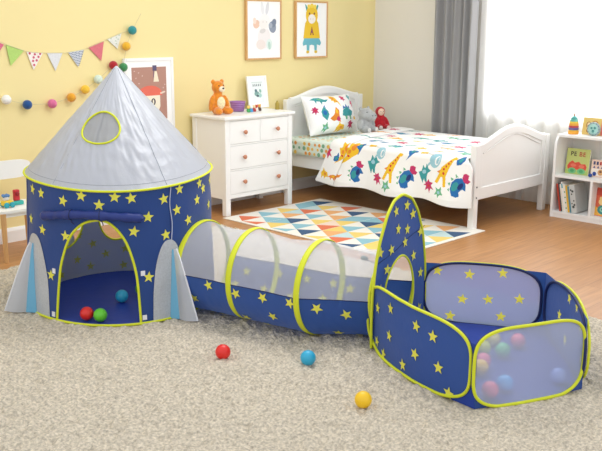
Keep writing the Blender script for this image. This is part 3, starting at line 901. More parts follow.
def picture(name, label, x0, x1, z0, z1, y, fm, fw, depth, matw, art, lean=0.):
    """a framed picture whose back lies at depth y, facing -y; art(mb) draws on the sheet in 0..1 coordinates"""
    t = thing(name, label, 'picture', ((x0 + x1) / 2, y, z0))
    mb = MB()
    yf = y - depth
    for a, b in (((x0, z0), (x0 + fw, z1)), ((x1 - fw, z0), (x1, z1)), ((x0 + fw, z0), (x1 - fw, z0 + fw)), ((x0 + fw, z1 - fw), (x1 - fw, z1))):
        mb.box((a[0], yf, a[1]), (b[0], y, b[1]), 0, .002)
    obj('frame', mb, fm, t)
    mb = MB(); mb.box((x0 + fw, yf + .006, z0 + fw), (x1 - fw, y - .002, z1 - fw), 0, 0); obj('mat_board', mb, M_paper, t)
    ax0, ax1, az0, az1 = x0 + fw + matw, x1 - fw - matw, z0 + fw + matw, z1 - fw - matw
    mb = MB(); cols = []; lay = [0]
    def shape(hexc, pts):
        if hexc not in cols: cols.append(hexc)
        lay[0] += 1
        yy = yf + .0058 - .00006 * lay[0]
        n = len(pts)
        V = [(ax0 + (ax1 - ax0) * p, yy, az0 + (az1 - az0) * q) for p, q in pts]
        mb.add(V, [tuple(range(n))], cols.index(hexc), False)
    def oval(hexc, cx, cy, rx, ry, r=0):
        a = np.linspace(0, 2 * PI, 24, endpoint=False); r = math.radians(r); k = (ax1 - ax0) / (az1 - az0)
        P = [(cx + rx * math.cos(q) * math.cos(r) - ry * math.sin(q) * math.sin(r), cy + (rx * math.cos(q) * math.sin(r) + ry * math.sin(q) * math.cos(r)) * k) for q in a]
        shape(hexc, P)
    art(shape, oval)
    obj('print', mb, [C(c) for c in cols], t)
    t.rotation_euler = (lean, 0, 0)
    return t
def art_mush(s, o):
    s('B5897A', [(0, 0), (1, 0), (1, 1), (0, 1)])
    for i, (a, b) in enumerate(((.08, .93), (.2, .9), (.12, .8), (.3, .84), (.9, .6), (.85, .5), (.95, .66), (.2, .7))): o('D9BFB4', a, b, .02, .012, i * 25)
    s('F3EBD6', [(.28, .18), (.76, .18), (.80, .25), (.80, .48), (.24, .48), (.24, .25)])
    P = [(.16 + .70 * (1 - math.cos(q)) / 2, .46 + .19 * math.sin(q) ** .8 if 0 < q < PI else .46) for q in np.linspace(0, PI, 22)]
    s('E5705C', P)
    o('3A3340', .40, .34, .035, .075); o('F3EBD6', .40, .34, .014, .05)
    o('3A3340', .60, .34, .065, .085); o('F3EBD6', .60, .34, .022, .06)
    s('F1E6CC', [(.62, .72), (.78, .72), (.72, .92), (.66, .92)])
    s('5C5474', [(.60, .93), (.72, .93), (.72, 1.03), (.60, 1.03)])
    s('5C5474', [(.62, .80), (.635, .80), (.635, .93), (.62, .93)])
    for k in range(3): o('E9D5C4', .84 + .04 * k, .50 + .01 * k, .04, .02)
    for k in range(4): s('A87B6D', [(.02 + .25 * k, .02), (.025 + .25 * k, .02), (.025 + .25 * k, .16), (.02 + .25 * k, .16)])
picture('mushroom_picture', 'white framed brown picture of a red mushroom house, behind the tent', 3.5063, 3.9359, .648, 1.1532, WY - .002, M_white, .022, .022, .043, art_mush)
def art_pale(s, o):
    o('F1ECEA', .5, .36, .19, .24); o('F6F3F1', .52, .64, .17, .17)
    o('E9E9EA', .45, .88, .05, .14, 8); o('DDDDE0', .60, .88, .05, .14, -12)
    o('EBC6AE', .27, .60, .10, .09, 30); o('F3DECF', .22, .66, .05, .07, 10)
    o('8E97A8', .76, .55, .11, .13, 20); o('7A8496', .80, .62, .07, .10, -25); o('A7AEBB', .70, .58, .06, .06)
    o('F4EFEA', .48, .60, .13, .10); o('DAD5D2', .46, .48, .09, .05, 15)
    o('E2EFE9', .66, .24, .09, .12); o('B9D8CC', .66, .22, .04, .09, 8); o('EDE2DC', .40, .24, .14, .11)
    o('C9C4C2', .47, .64, .012, .012); o('C9C4C2', .58, .64, .012, .012)
picture('rabbit_picture', 'wood framed print of a pale pastel rabbit above the chest', 4.652, 5.0359, 1.1115, 1.5778, WY - .002, M_oak, .014, .024, .0, art_pale)
def art_yellow(s, o):
    s('4E9C94', [(.33, .82), (.27, .97), (.31, .96), (.40, .86)]); s('4E9C94', [(.60, .86), (.68, .97), (.72, .95), (.66, .82)])
    s('6BB5C4', [(.20, .25), (.26, .36), (.74, .36), (.82, .25), (.78, .20), (.70, .22), (.60, .20), (.50, .22), (.40, .20), (.30, .22), (.22, .20)])
    s('6BB5C4', [(.33, .21), (.43, .21), (.42, .09), (.34, .09)]); s('6BB5C4', [(.58, .21), (.68, .21), (.67, .09), (.60, .09)])
    o('E6C33C', .37, .085, .05, .035); o('E6C33C', .64, .085, .05, .035)
    s('EBC22E', [(.22, .34), (.78, .34), (.72, .62), (.64, .70), (.36, .70), (.28, .62)])
    o('EBC22E', .50, .77, .20, .22); o('F3D451', .40, .93, .05, .05); o('F3D451', .50, .945, .06, .05); o('F3D451', .60, .93, .05, .05)
    o('F4EEE6', .50, .70, .125, .105); o('8C5A3A', .42, .80, .026, .026); o('8C5A3A', .58, .80, .026, .026)
    o('C9B6A8', .46, .70, .012, .014); o('C9B6A8', .54, .70, .012, .014)
    s('A65A2E', [(.44, .40), (.50, .57), (.57, .40), (.53, .40), (.50, .48), (.48, .40)]); s('6B4A8A', [(.485, .44), (.515, .44), (.51, .50), (.49, .50)])
picture('animal_picture', 'wood framed print of a horned animal in yellow top and blue skirt', 5.1974, 5.5864, 1.1115, 1.5778, WY - .002, M_oak, .014, .024, .0, art_yellow)
def art_small(s, o):
    s('E9F0EE', [(0, 0), (1, 0), (1, 1), (0, 1)]); s('C9D2D0', [(.05, .92), (.95, .92), (.95, .95), (.05, .95)])
    for k in range(5): s('6F7A80', [(.14 + .15 * k, .76), (.22 + .15 * k, .76), (.20 + .15 * k, .88), (.15 + .15 * k, .86)])
    o('7FA7A0', .42, .42, .20, .16); o('5F7E86', .36, .56, .10, .10); o('A9CFC8', .66, .34, .16, .14); o('4A5C66', .48, .32, .10, .07); o('8FB9A8', .72, .54, .09, .12, 20)
picture('photo_frame', 'small white photo frame leaning on the wall above the chest', 4.620, 4.832 - .004, DZ + .003, DZ + .255, WY - .078, M_white, .018, .016, .022, art_small, math.radians(-8))

# ------------------------------------------------------------------ bunting and garland on the back wall
bt = thing('bunting', 'string of triangular fabric flags across the yellow wall', 'bunting', (2.95, WY, 1.2))
bs = [(2.4377, 1.3441), (2.6053, 1.2801), (2.6815, 1.2497), (2.7881, 1.2151), (2.844, 1.207), (2.9344, 1.203), (3.0472, 1.2009), (3.0878, 1.204), (3.2015, 1.2192), (3.2483, 1.2334), (3.36, 1.272), (3.3976, 1.2862), (3.5073, 1.3259), (3.5753, 1.3441)]
mb = MB(); mb.tube([(x, WY - .010, z) for x, z in bs], .0016, 0, seg=6); obj('cord', mb, C('D9CFA8'), bt)
flags = [((2.5291, 1.3066), (2.6388, 1.2598), (2.5698, 1.1715), 'D9708A', None), ((2.6531, 1.2619), (2.7729, 1.2212), (2.6754, 1.1288), 'B4D676', None),
         ((2.7881, 1.2162), (2.9029, 1.203), (2.8308, 1.0983), 'F4ECE6', 'dots'), ((2.9314, 1.204), (3.0451, 1.2019), (2.9862, 1.0872), 'DFE1E4', None),
         ((3.0847, 1.205), (3.2056, 1.2212), (3.1568, 1.1075), 'E6E8EC', 'wave'), ((3.2422, 1.2334), (3.3641, 1.2741), (3.3376, 1.142), 'D8757F', None),
         ((3.3905, 1.2862), (3.5103, 1.3279), (3.4717, 1.2192), 'E4E6DE', 'speck')]
for a, b, c, col, pat in flags:
    mb = MB(); mb.prism([a, b, c], (0, WY - .009, 0), (1, 0, 0), (0, 0, 1), (0, .003, 0), 0)
    a, b, c = (np.array(q) for q in (a, b, c))
    def bary(u, v): return a + (b - a) * u + (c - a) * v
    y = WY - .0094; ms = [mat('flag_' + col, col, .85, var=.06, vscale=90)]
    if pat == 'dots':
        for u, v in ((.15, .1), (.45, .12), (.8, .06), (.3, .3), (.62, .24), (.18, .5), (.42, .45), (.15, .72)):
            p = bary(u, v); q = np.linspace(0, 2 * PI, 12, endpoint=False)
            mb.add([(p[0] + .008 * math.cos(t), y, p[1] + .008 * math.sin(t)) for t in q], [tuple(range(12))], 1, False)
        ms.append(C('C8566E'))
    if pat == 'wave':
        for v in np.arange(.06, .9, .1):
            n = 9; P = [bary((1 - v) * i / (n - 1), v + (.03 if i % 2 else 0)) for i in range(n)]; Q = [bary((1 - v) * i / (n - 1), v + .05 + (.03 if i % 2 else 0)) for i in range(n)]
            V = [(p[0], y, p[1]) for p in P] + [(p[0], y, p[1]) for p in Q]
            mb.add(V, [(i, i + 1, n + i + 1, n + i) for i in range(n - 1)], 1, False)
        ms.append(C('76869F'))
    if pat == 'speck':
        for u, v in ((.2, .1), (.5, .2), (.75, .1), (.3, .4), (.5, .36), (.2, .6)):
            p = bary(u, v); mb.add([(p[0] - .010, y, p[1]), (p[0] + .006, y, p[1] - .004), (p[0] + .002, y, p[1] + .008)], [(0, 1, 2)], 1, False)
        ms.append(C('B8CBB6'))
    obj('flag', mb, ms, bt)
gd = thing('garland', 'garland of coloured felt balls strung on the yellow wall', 'garland', (3.0, WY, 1.0))
gb = [(2.6165, 0.9226, 'EFEDE8'), (2.7567, 0.882, '1F4E8C'), (2.9334, 0.8779, 'D56B96'), (3.0766, 0.9104, 'E3A12C'), (3.1853, 0.9582, 'EFC03A'), (3.2899, 1.0201, 'D3E3D4'),
      (3.4148, 1.1105, 'A81F28'), (3.4951, 1.0953, '3F8C55'), (3.5266, 1.2375, 'E9B22E'), (3.5814, 1.3452, '2E8C90')]
mb = MB(); P = np.array([(2.34, .985)] + [(x, z) for x, z, _ in gb] + [(3.66, 1.46)])
mb.tube([(x, WY - .034, z) for x, z in P], .0014, 0, seg=6); obj('cord', mb, C('CFC49C'), gd)
for x, z, c in gb:
    mb = MB(); mb.ell((x, WY - .034, z), .0305, 0, None, 24, 16)
    obj('felt_ball', mb, mat('felt_' + c, c, .95, var=.1, vscale=60, bump=.5, bscale=120, bdist=.003, sheen=.4), gd)

# ------------------------------------------------------------------ bed
bx0, bx1 = 5.03, 6.03
bed = thing('bed', 'white wooden child bed with arched headboard and footboard', 'bed', ((bx0 + bx1) / 2, 4.18, 0))
def board(y0, y1, zs, zp, zb, post, name, bx1=bx1):
    obj('post', MB().box((bx0, y0 - .006, 0), (bx0 + .055, y1 + .006, post), 0, .006), M_white, bed)
    obj('post', MB().box((bx1 - .055, y0 - .006, 0), (bx1, y1 + .006, post), 0, .006), M_white, bed)
    a0, a1 = bx0 + .05, bx1 - .05; w = (a1 - a0) / 2; c = (a0 + a1) / 2
    def top(u): return zs + (zp - zs) * (.45 * max(0., 1 - (abs(u) / .93) ** 2.1) + .55 * (math.cos(PI * min(1, abs(u) / .93)) * .5 + .5))
    us = np.linspace(-1, 1, 48)
    out = [(a0, zb), (a1, zb)] + [(c + w * u, top(u)) for u in us[::-1]]
    mb = MB(); ym = (y0 + y1) / 2
    mb.prism(out, (0, ym + .008, 0), (1, 0, 0), (0, 0, 1), (0, -.016, 0))
    # arched top rail, bottom rail and a raised inner moulding
    for yy, th in ((y0, y1 - y0),):
        rail = [(c + w * u, top(u)) for u in us] + [(c + w * u, top(u) - .045) for u in us[::-1]]
        mb.prism(rail, (0, y0, 0), (1, 0, 0), (0, 0, 1), (0, th, 0))
        mb.box((a0, y0 + .001, zb), (a1, y1 - .001, zb + .085), 0, .004)
        mb.box((a0, y0 + .002, zb + .06), (a0 + .05, y1 - .002, zs - .02), 0, .004); mb.box((a1 - .05, y0 + .002, zb + .06), (a1, y1 - .002, zs - .02), 0, .004)
    P = [(c + (w - .06) * u, top(u * .96) - .058) for u in us]
    mb.tube([(x, ym - .010, z) for x, z in P], .004, 0, seg=8)
    obj(name, mb, M_white, bed)
    mb = MB(); mb.tube([(c + (w - .004) * u, ym, top(u) - .003) for u in us], .0185, 0, seg=12); obj('cap_rail', mb, M_white, bed)
board(5.115, 5.15, .785, .862, .25, .785, 'headboard', 5.985)
board(3.275, 3.31, .585, .685, .205, .59, 'footboard')
for x in (bx0 + .004, bx1 - .034):
    obj('side_rail', MB().box((x, 3.30, .245), (x + .03, 5.12, .36), 0, .004), M_white, bed)
mb = MB()
for k in range(9):
    mb = MB(); mb.box((bx0 + .035, 3.42 + k * .19, .285), (bx1 - .035, 3.49 + k * .19, .30), 0, .002); obj('slat', mb, M_oak, bed)
for x, z in ((bx0 + .028, .30), (bx0 + .028, .225)):
    mb = MB(); mb.lathe([(.006, 0), (.006, .003), (.002, .004)], (x, 3.269, z), 0, 12, rot('X', 90)); obj('bolt', mb, C('55565A', .3), bed)
mt = thing('mattress', 'mattress in a mint sheet with orange dots', 'mattress', (5.53, 4.18, .30))
mb = MB(); mb.box((5.0, 3.32, .345), (6.0, 5.11, .485), 0, .03); mb.box((bx0 + .036, 3.33, .3005), (bx1 - .036, 5.10, .36), 0, .01)
g = np.random.default_rng(12)
def disc(mb, c, U, V, r, mi, n=10):
    mb.add([np.array(c) + r * (np.array(U) * math.cos(q) + np.array(V) * math.sin(q)) for q in np.linspace(0, 2 * PI, n, endpoint=False)], [tuple(range(n))], mi, False)
for yy in np.arange(4.45, 5.07, .052):
    for k, zz in enumerate((.375, .413, .450)):
        if g.random() < .85: disc(mb, (4.9994, yy + g.uniform(-.01, .01) + .02 * (k % 2), zz), (0, 1, 0), (0, 0, 1), g.uniform(.011, .018), int(g.integers(1, 4)))
    for xx in np.arange(5.04, 5.98, .055):
        if g.random() < .85: disc(mb, (xx + g.uniform(-.012, .012), yy, .4856), (1, 0, 0), (0, 1, 0), g.uniform(.011, .017), int(g.integers(1, 4)))
obj('sheet', mb, [C('E0EBE0'), C('E8A04A'), C('E9C25A'), C('7FB08F')], mt)

# dinosaur print: every motif is a few ovals and polygons in (right, up) coordinates
def E_(c, x, y, rx, ry, r=0): return ('e', c, x, y, rx, ry, math.radians(r))
def P_(c, *p): return ('p', c, p)
YE, OR, RE, MA, BL, TE, GR, PB, NV = 1, 2, 3, 4, 5, 6, 7, 8, 9
MOT = {
 'giraffe': [P_(YE, (-.45, -1), (-.30, -.35), (-.25, .05), (.10, .55), (.35, 1.0), (.62, 1.0), (.60, .84), (.45, .80), (.28, .15), (.22, -.35), (.42, -.95), (.24, -1), (.02, -.5), (-.12, -.5), (-.22, -1)),
             E_(RE, -.06, .0, .07, .08), E_(RE, .05, .22, .06, .07), E_(RE, .17, .45, .06, .07), E_(RE, .27, .66, .05, .06), E_(RE, .0, -.25, .08, .08), P_(OR, (-.25, -.1), (-.5, -.35), (-.3, -.35))],
 'steg': [P_(BL, (-.9, -.5), (-.85, .05), (-.5, .48), (0, .6), (.45, .42), (.62, .0), (.5, -.45), (.35, -.75), (.15, -.45), (-.2, -.5), (-.35, -.85), (-.6, -.8)),
          E_(TE, -.35, .05, .4, .28, 30), E_(NV, .1, -.15, .3, .2, 20), P_(MA, (.5, .35), (.75, .62), (.98, .5), (1.15, .25), (.95, .02), (1.05, -.25), (.75, -.3), (.52, -.05)),
          P_(GR, (-.8, .3), (-.85, .6), (-.58, .5)), P_(GR, (-.45, .58), (-.42, .9), (-.18, .66)), P_(GR, (0, .68), (.12, .95), (.25, .6)), P_(GR, (-.95, -.1), (-1.1, .1), (-.9, .15))],
 'steg2': [P_(TE, (-.9, -.35), (-.6, .25), (0, .55), (.6, .25), (1.05, .1), (.85, -.25), (.55, -.4), (-.5, -.4)), P_(BL, (-.6, .3), (-.5, .7), (-.2, .5), (0, .85), (.2, .5), (.5, .7), (.55, .3), (0, .55)),
           P_(GR, (-.5, -.4), (-.45, -.75), (-.2, -.75), (-.15, -.42), (.25, -.42), (.3, -.75), (.52, -.75), (.55, -.4))],
 'small': [P_(BL, (-.7, .35), (-.2, .5), (.9, .7), (.5, .25), (.2, -.1), (-.1, -.45), (-.7, -.9), (-.35, -.3)), E_(TE, 0, .25, .3, .2, 20), P_(GR, (-.3, .5), (-.2, .8), (0, .55))],
 'mag': [P_(MA, (-.5, .7), (-.2, .55), (.2, .85), (.3, .45), (.85, .3), (.4, .0), (.75, -.6), (.25, -.35), (-.1, -.85), (-.2, -.3), (-.8, -.4), (-.45, .1), (-.85, .3), (-.45, .4)), E_(RE, 0, .05, .2, .18)],
 'pale': [E_(PB, .1, .15, .55, .75, -15), P_(PB, (-.3, -.3), (-1., -.9), (-.5, -.2)), E_(0, .3, .1, .22, .45, -15), E_(PB, .35, .12, .13, .36, -15)],
 'teal': [P_(TE, (-.3, -1), (-.5, -.3), (-.6, .2), (-.2, .25), (.1, .8), (.3, .4), (.55, .85), (.7, .3), (1.0, .1), (.5, -.1), (.3, -.5), (.25, -.95), (.0, -.9), (-.05, -.55)), E_(PB, .1, .1, .25, .2)],
 'bigyel': [P_(YE, (-.5, -1.1), (-.2, -.3), (-.5, .1), (-.25, .25), (-.45, .6), (-.1, .6), (-.1, .95), (.25, .75), (.55, 1.0), (.65, .5), (.6, .1), (.3, -.2), (.0, -.6)), E_(OR, .1, .4, .2, .25), E_(OR, -.1, .0, .12, .15), E_(RE, -.05, -.28, .1, .07)],
 'blob': [P_(BL, (-.8, .1), (-.3, .5), (.3, .3), (.9, .5), (.6, -.1), (.2, -.5), (-.4, -.35)), E_(TE, 0, 0, .35, .2)],
 'long': [P_(TE, (-1.2, -.1), (-.6, .25), (.1, .4), (.7, .2), (1.3, .35), (.8, -.1), (.3, -.15), (.2, -.5), (0, -.15), (-.4, -.15), (-.5, -.5), (-.65, -.1)), E_(GR, 0, .15, .3, .12)],
 'orlong': [P_(OR, (-1.2, -.1), (-.6, .25), (.1, .4), (.7, .2), (1.3, .35), (.8, -.1), (.3, -.15), (.2, -.5), (0, -.15), (-.4, -.15), (-.5, -.5), (-.65, -.1)), E_(YE, 0, .15, .3, .12)],
 'yel': [P_(YE, (-.7, .0), (-.3, .4), (-.2, .8), (.1, .4), (.7, .3), (.9, -.3), (.4, -.3), (.0, -.7), (-.2, -.3), (-.6, -.7)), E_(OR, .2, 0, .25, .18)],
 'yels': [P_(YE, (-.8, .2), (-.3, .4), (.3, .2), (.8, .6), (.6, -.1), (.1, -.3), (-.6, -.4))],
 'green': [P_(GR, (-.7, -.5), (-.4, .1), (-.6, .6), (0, .4), (.4, .9), (.5, .2), (.9, -.2), (.3, -.3), (.0, -.8), (-.2, -.3)), E_(PB, .05, .0, .25, .2)],
 'diamond': [P_(TE, (0, .9), (.55, .3), (.6, -.2), (.1, -.9), (-.5, -.3), (-.55, .3)), E_(BL, 0, .1, .3, .3), P_(BL, (0, .9), (.2, 1.1), (.3, .6))],
 'ortri': [P_(OR, (-.9, -.3), (-.2, .1), (.3, .9), (.7, .5), (.6, -.2), (.75, -.8), (.2, -.5), (-.4, -.6)), E_(MA, .4, -.4, .3, .25), E_(YE, .3, .4, .2, .25)],
}
PRINT = ['F6F6F5', 'EFC02E', 'E58B33', 'CF3B38', 'C43A6B', '2E6FB0', '3E9A9E', '6FB58A', '9CC8D6', '2B3B74']
def paint(a, b, items):
    """colour index of points (a right, b up); items: kind, a, b, size, turn"""
    out = np.zeros(np.shape(a), int)
    for kind, ca, cb, s, r in items:
        r = math.radians(r); da = (a - ca) / s; db = (b - cb) / s
        near = da * da + db * db < 2.6
        x = (da * math.cos(r) + db * math.sin(r))[near]; y = (-da * math.sin(r) + db * math.cos(r))[near]
        o = out[near]
        for sh in MOT[kind]:
            if sh[0] == 'e':
                _, c, ex, ey, rx, ry, q = sh
                u = (x - ex) * math.cos(q) + (y - ey) * math.sin(q); v = -(x - ex) * math.sin(q) + (y - ey) * math.cos(q)
                o[(u / rx) ** 2 + (v / ry) ** 2 < 1] = c
            else:
                o[inpoly(x, y, sh[2])] = sh[1]
        out[near] = o
    return out
M_print = [mat('cotton_' + c, c, .85, spec=.15, bump=.08, bscale=300, bdist=.001, sheen=.15) for c in PRINT]
DW = .98
puff = wob(14, .012, (7, 7), 77); crease = wob(10, .005, (26, 9), 78)
def duvet(y, v):
    r = .05
    a = np.clip((v - DW) / r, 0, PI / 2)
    hang = np.maximum(0, v - DW - r * PI / 2)
    w = puff(y, v) + crease(y, v)
    x = 6.0 - np.minimum(v, DW) - r * np.sin(a)
    z = .508 - r * (1 - np.cos(a)) - hang
    x = x - .03 * np.clip((v - DW - .08) / .25, 0, 1) - np.sin(a) * np.abs(w) * 1.2 - .018 * np.sin(y * 13 + 1) * np.clip(hang / .25, 0, 1)
    z = z + np.cos(a) * w * np.clip((v) / .05, 0, 1)
    return x, y, z
def duv_s(s, v):
    """s 0 at the foot .. 1 at the head edge; the head edge runs slantwise"""
    head = np.interp(v, [0, .6, .95, 1.06, 1.34], [4.72, 4.66, 4.55, 4.56, 4.70])
    f0 = np.interp(v, [0, .98, 1.08, 1.4], [3.325, 3.325, 3.255, 3.235])
    return duvet(f0 + (head - f0) * s, v * (1 + .008 * np.sin(s * 16) * (v > 1)))
items = [('giraffe', 3.941, 1.128, .115, -12), ('steg', 3.794, 1.196, .085, 35), ('small', 3.774, 1.019, .062, 0), ('yels', 3.675, 1.002, .045, 0), ('pale', 3.570, 1.06, .085, 0),
         ('teal', 3.656, 1.159, .070, 15), ('mag', 3.60, 1.244, .055, 20), ('giraffe', 3.474, 1.101, .115, -12), ('steg', 3.345, 1.19, .085, 30), ('green', 3.503, 1.265, .05, 0), ('blob', 3.35, 1.02, .06, 60),
         ('blob', 4.438, .293, .08, 0), ('long', 4.496, .08, .08, 10), ('orlong', 3.658, .746, .08, 0), ('mag', 3.658, .60, .08, 0), ('blob', 3.849, .474, .09, 10), ('long', 3.888, .2, .09, 0), ('orlong', 4.089, .06, .07, 0),
         ('mag', 4.096, .729, .07, 0), ('long', 4.157, .40, .09, 0), ('yel', 4.312, .532, .08, 0), ('mag', 4.552, 1.098, .065, 10), ('bigyel', 4.345, 1.07, .12, -20), ('blob', 4.435, 1.118, .055, 40),
         ('yel', 4.60, 1.255, .06, 0), ('orlong', 4.48, 1.265, .06, 0), ('steg', 4.275, 1.225, .08, 55), ('small', 4.254, 1.03, .06, 20), ('teal', 4.13, 1.142, .075, 10), ('pale', 4.062, 1.06, .07, 0), ('mag', 4.067, 1.244, .055, 0),
         ('yels', 4.152, 1.005, .045, 0), ('green', 3.971, 1.275, .055, 0), ('orlong', 4.60, .40, .085, 10), ('long', 4.418, .651, .09, 0), ('small', 4.302, .80, .08, 30), ('green', 3.42, .86, .08, 0),
         ('teal', 3.5, .6, .09, 20), ('bigyel', 3.52, .36, .1, 0), ('steg', 3.6, .15, .08, 0), ('steg2', 4.02, .90, .075, 0), ('yel', 3.80, .88, .06, 0), ('blob', 3.90, .62, .07, 0), ('blob', 4.55, .78, .07, 30), ('green', 4.2, .62, .06, 0), ('teal', 4.48, .92, .06, 0), ('giraffe', 4.75, 1.12, .1, 0), ('yel', 3.45, .15, .08, 0), ('mag', 3.72, .30, .07, 0), ('orlong', 3.62, .90, .06, 0), ('teal', 3.98, .40, .08, 0), ('green', 4.0, .20, .07, 0), ('blob', 4.2, .82, .06, 0),
         ('mag', 4.32, .22, .07, 0), ('yel', 4.22, .2, .07, 0), ('long', 3.95, .80, .07, 0), ('blob', 3.5, .80, .06, 0), ('mag', 4.42, .46, .06, 0), ('orlong', 3.75, .62, .07, 0), ('long', 3.62, .46, .08, 0), ('yels', 4.08, .55, .06, 0)]
items_ab = [(k, -y, -v, s, r) for k, y, v, s, r in items]
nS, nV = 420, 420
Vv = np.linspace(0, 1.345, nV); Ss = np.linspace(0, 1, nS)
def mf(s, v):
    head = np.interp(v, [0, .6, .95, 1.06, 1.34], [4.72, 4.66, 4.55, 4.56, 4.70])
    f0 = np.interp(v, [0, .98, 1.08, 1.4], [3.325, 3.325, 3.255, 3.235])
    return paint(-(f0 + (head - f0) * s), -v, items_ab)
mb = MB(); mb.grid(lambda s, v: duv_s(s, v), Ss, Vv, 0, False, None, mf)
dv_o = obj('duvet', mb, M_print, loc=(5.5, 4.0, .5))
k = dv_o.modifiers.new('fill', 'SOLIDIFY'); k.thickness = .014; k.offset = -1
def fold_fn(s, v):
    x, y, z = duv_s(s, v)
    a = np.clip((v - DW) / .05, 0, PI / 2)
    edge = np.sin(PI * np.clip((s - .86) / .14, 0, 1)) ** .35
    k = .004 + .012 * edge
    return x - k * np.sin(a), y, z + k * np.cos(a)
its2 = [('bigyel', 4.40, 1.075, .105, -20), ('mag', 4.575, 1.10, .06, 10), ('blob', 4.47, 1.125, .05, 40), ('yel', 4.60, 1.265, .055, 0), ('orlong', 4.49, 1.275, .055, 0), ('orlong', 4.60, .40, .085, 10), ('long', 4.52, .70, .08, 0), ('mag', 4.6, .2, .07, 0), ('yel', 4.55, .92, .06, 0)]
its2 = [(k_, -y, -v, s, r) for k_, y, v, s, r in its2]
def mf2(s, v):
    head = np.interp(v, [0, .6, .95, 1.06, 1.34], [4.72, 4.66, 4.55, 4.56, 4.70])
    f0 = np.interp(v, [0, .98, 1.08, 1.4], [3.325, 3.325, 3.255, 3.235])
    return paint(-(f0 + (head - f0) * s), -v, its2)
mb = MB(); mb.grid(fold_fn, np.linspace(.86, 1.003, 60), np.linspace(.01, 1.335, 330), 0, False, None, mf2)
fo = obj('turned_back_edge', mb, M_print, dv_o)
tag(dv_o, 'white duvet printed with colourful dinosaurs draped over the bed', 'duvet')

def pillow():
    c = np.array([5.375, 4.945, .655]); Ux = np.array([.995, .02, -.02]); Uq = np.array([0, .34, .94]); Uq /= np.linalg.norm(Uq)
    Nn = np.cross(Ux, Uq); Nn /= np.linalg.norm(Nn)                      # towards the viewer (-y)
    if Nn[1] > 0: Nn = -Nn
    w, h = .300, .165
    pw = wob(9, .006, (5, 5), 3)
    n = 260
    its = [('long', -.55, .66, .24, -12), ('bigyel', .05, .62, .20, 60), ('mag', .42, .72, .13, 0), ('diamond', -.50, -.05, .20, 0), ('ortri', -.12, -.18, .24, 0), ('steg2', .42, -.05, .25, 0),
           ('yel', .05, -.80, .20, 0), ('mag', .50, -.70, .15, 0), ('mag', .82, .40, .14, 30), ('mag', -.80, .15, .13, 0), ('green', -.55, -.75, .16, 0), ('yels', .80, -.35, .12, 0), ('teal', .78, .80, .12, 0)]
    its = [(a, b * w, c_ * h, s * .33, r) for a, b, c_, s, r in its]
    mb = MB()
    for sg in (1, -1):
        def fn(p, q):
            t = (np.clip(1 - np.abs(p) ** 2.6, 0, 1) * np.clip(1 - np.abs(q) ** 2.6, 0, 1)) ** .55
            pin = 1 - .055 * (1 - np.abs(q) ** 2) * np.abs(p) ** 3; pin2 = 1 - .075 * (1 - np.abs(p) ** 2) * np.abs(q) ** 3
            A = p * w * pin; B = q * h * pin2; D = sg * (.092 * t + pw(p * 3, q * 3) * t)
            return tuple(c[i] + Ux[i] * A + Uq[i] * B + Nn[i] * D for i in range(3))
        mb.grid(fn, np.linspace(-1, 1, n), np.linspace(-1, 1, n), 0, False, None, (lambda p, q: paint(p * w, q * h, its)))
    t = thing('pillow', 'dinosaur print pillow leaning on the headboard', 'pillow', (5.375, 4.88, .49))
    obj('cover', mb, M_print, t)
    mb = MB(); s = np.concatenate([[(p, -1) for p in np.linspace(-1, 1, 20)[:-1]], [(1, p) for p in np.linspace(-1, 1, 20)[:-1]], [(p, 1) for p in np.linspace(1, -1, 20)[:-1]], [(-1, p) for p in np.linspace(1, -1, 20)[:-1]]])
    P = []
    for p, q in s:
        pin = 1 - .055 * (1 - abs(q) ** 2) * abs(p) ** 3; pin2 = 1 - .075 * (1 - abs(p) ** 2) * abs(q) ** 3
        P.append(c + Ux * p * w * pin + Uq * q * h * pin2)
    mb.tube(P, .004, 0, closed=True, seg=8); obj('piping', mb, M_print[0], t)
pillow()

# ------------------------------------------------------------------ bookcase by the window
sx0, sx1, sy1 = 5.832, 6.085, 3.122
sy0 = sy1 - .018 * 4 - .262 * 3
bc = thing('bookcase', 'low white bookcase beneath the window', 'bookcase', ((sx0 + sx1) / 2, (sy0 + sy1) / 2, 0))
prof = [(sx0, 0), (sx1, 0), (sx1, .612), (sx0 + .065, .612)] + [(sx0 + .065 - .065 * math.sin(q), .525 + .087 * (math.cos(q))) for q in np.linspace(.1, PI / 2, 10)]
for y in (sy1 - .018, sy0):
    mb = MB(); mb.prism(prof, (0, y, 0), (1, 0, 0), (0, 0, 1), (0, .018, 0)); obj('side_panel', mb, M_white, bc)
ys = [sy1 - .018 - k * .28 for k in range(1, 3)]
obj('top', MB().box((sx0 + .035, sy0 - .004, .594), (sx1, sy1 + .004, .614), 0, .002), M_white, bc)
for z, a in ((.300, 0), (.028, 0)):
    obj('shelf', MB().box((sx0 + .003, sy0 + .018, z), (sx1 - .01, sy1 - .018, z + .018), 0, .001), M_white, bc)
obj('plinth', MB().box((sx0 + .006, sy0 + .018, 0), (sx0 + .02, sy1 - .018, .028), 0, 0), M_white, bc)
for y in ys: obj('divider', MB().box((sx0 + .004, y - .018, .046), (sx1 - .01, y, .300), 0, .001), M_white, bc)
obj('back_panel', MB().box((sx1 - .008, sy0 + .018, .028), (sx1 - .001, sy1 - .018, .594), 0, 0), M_white, bc)
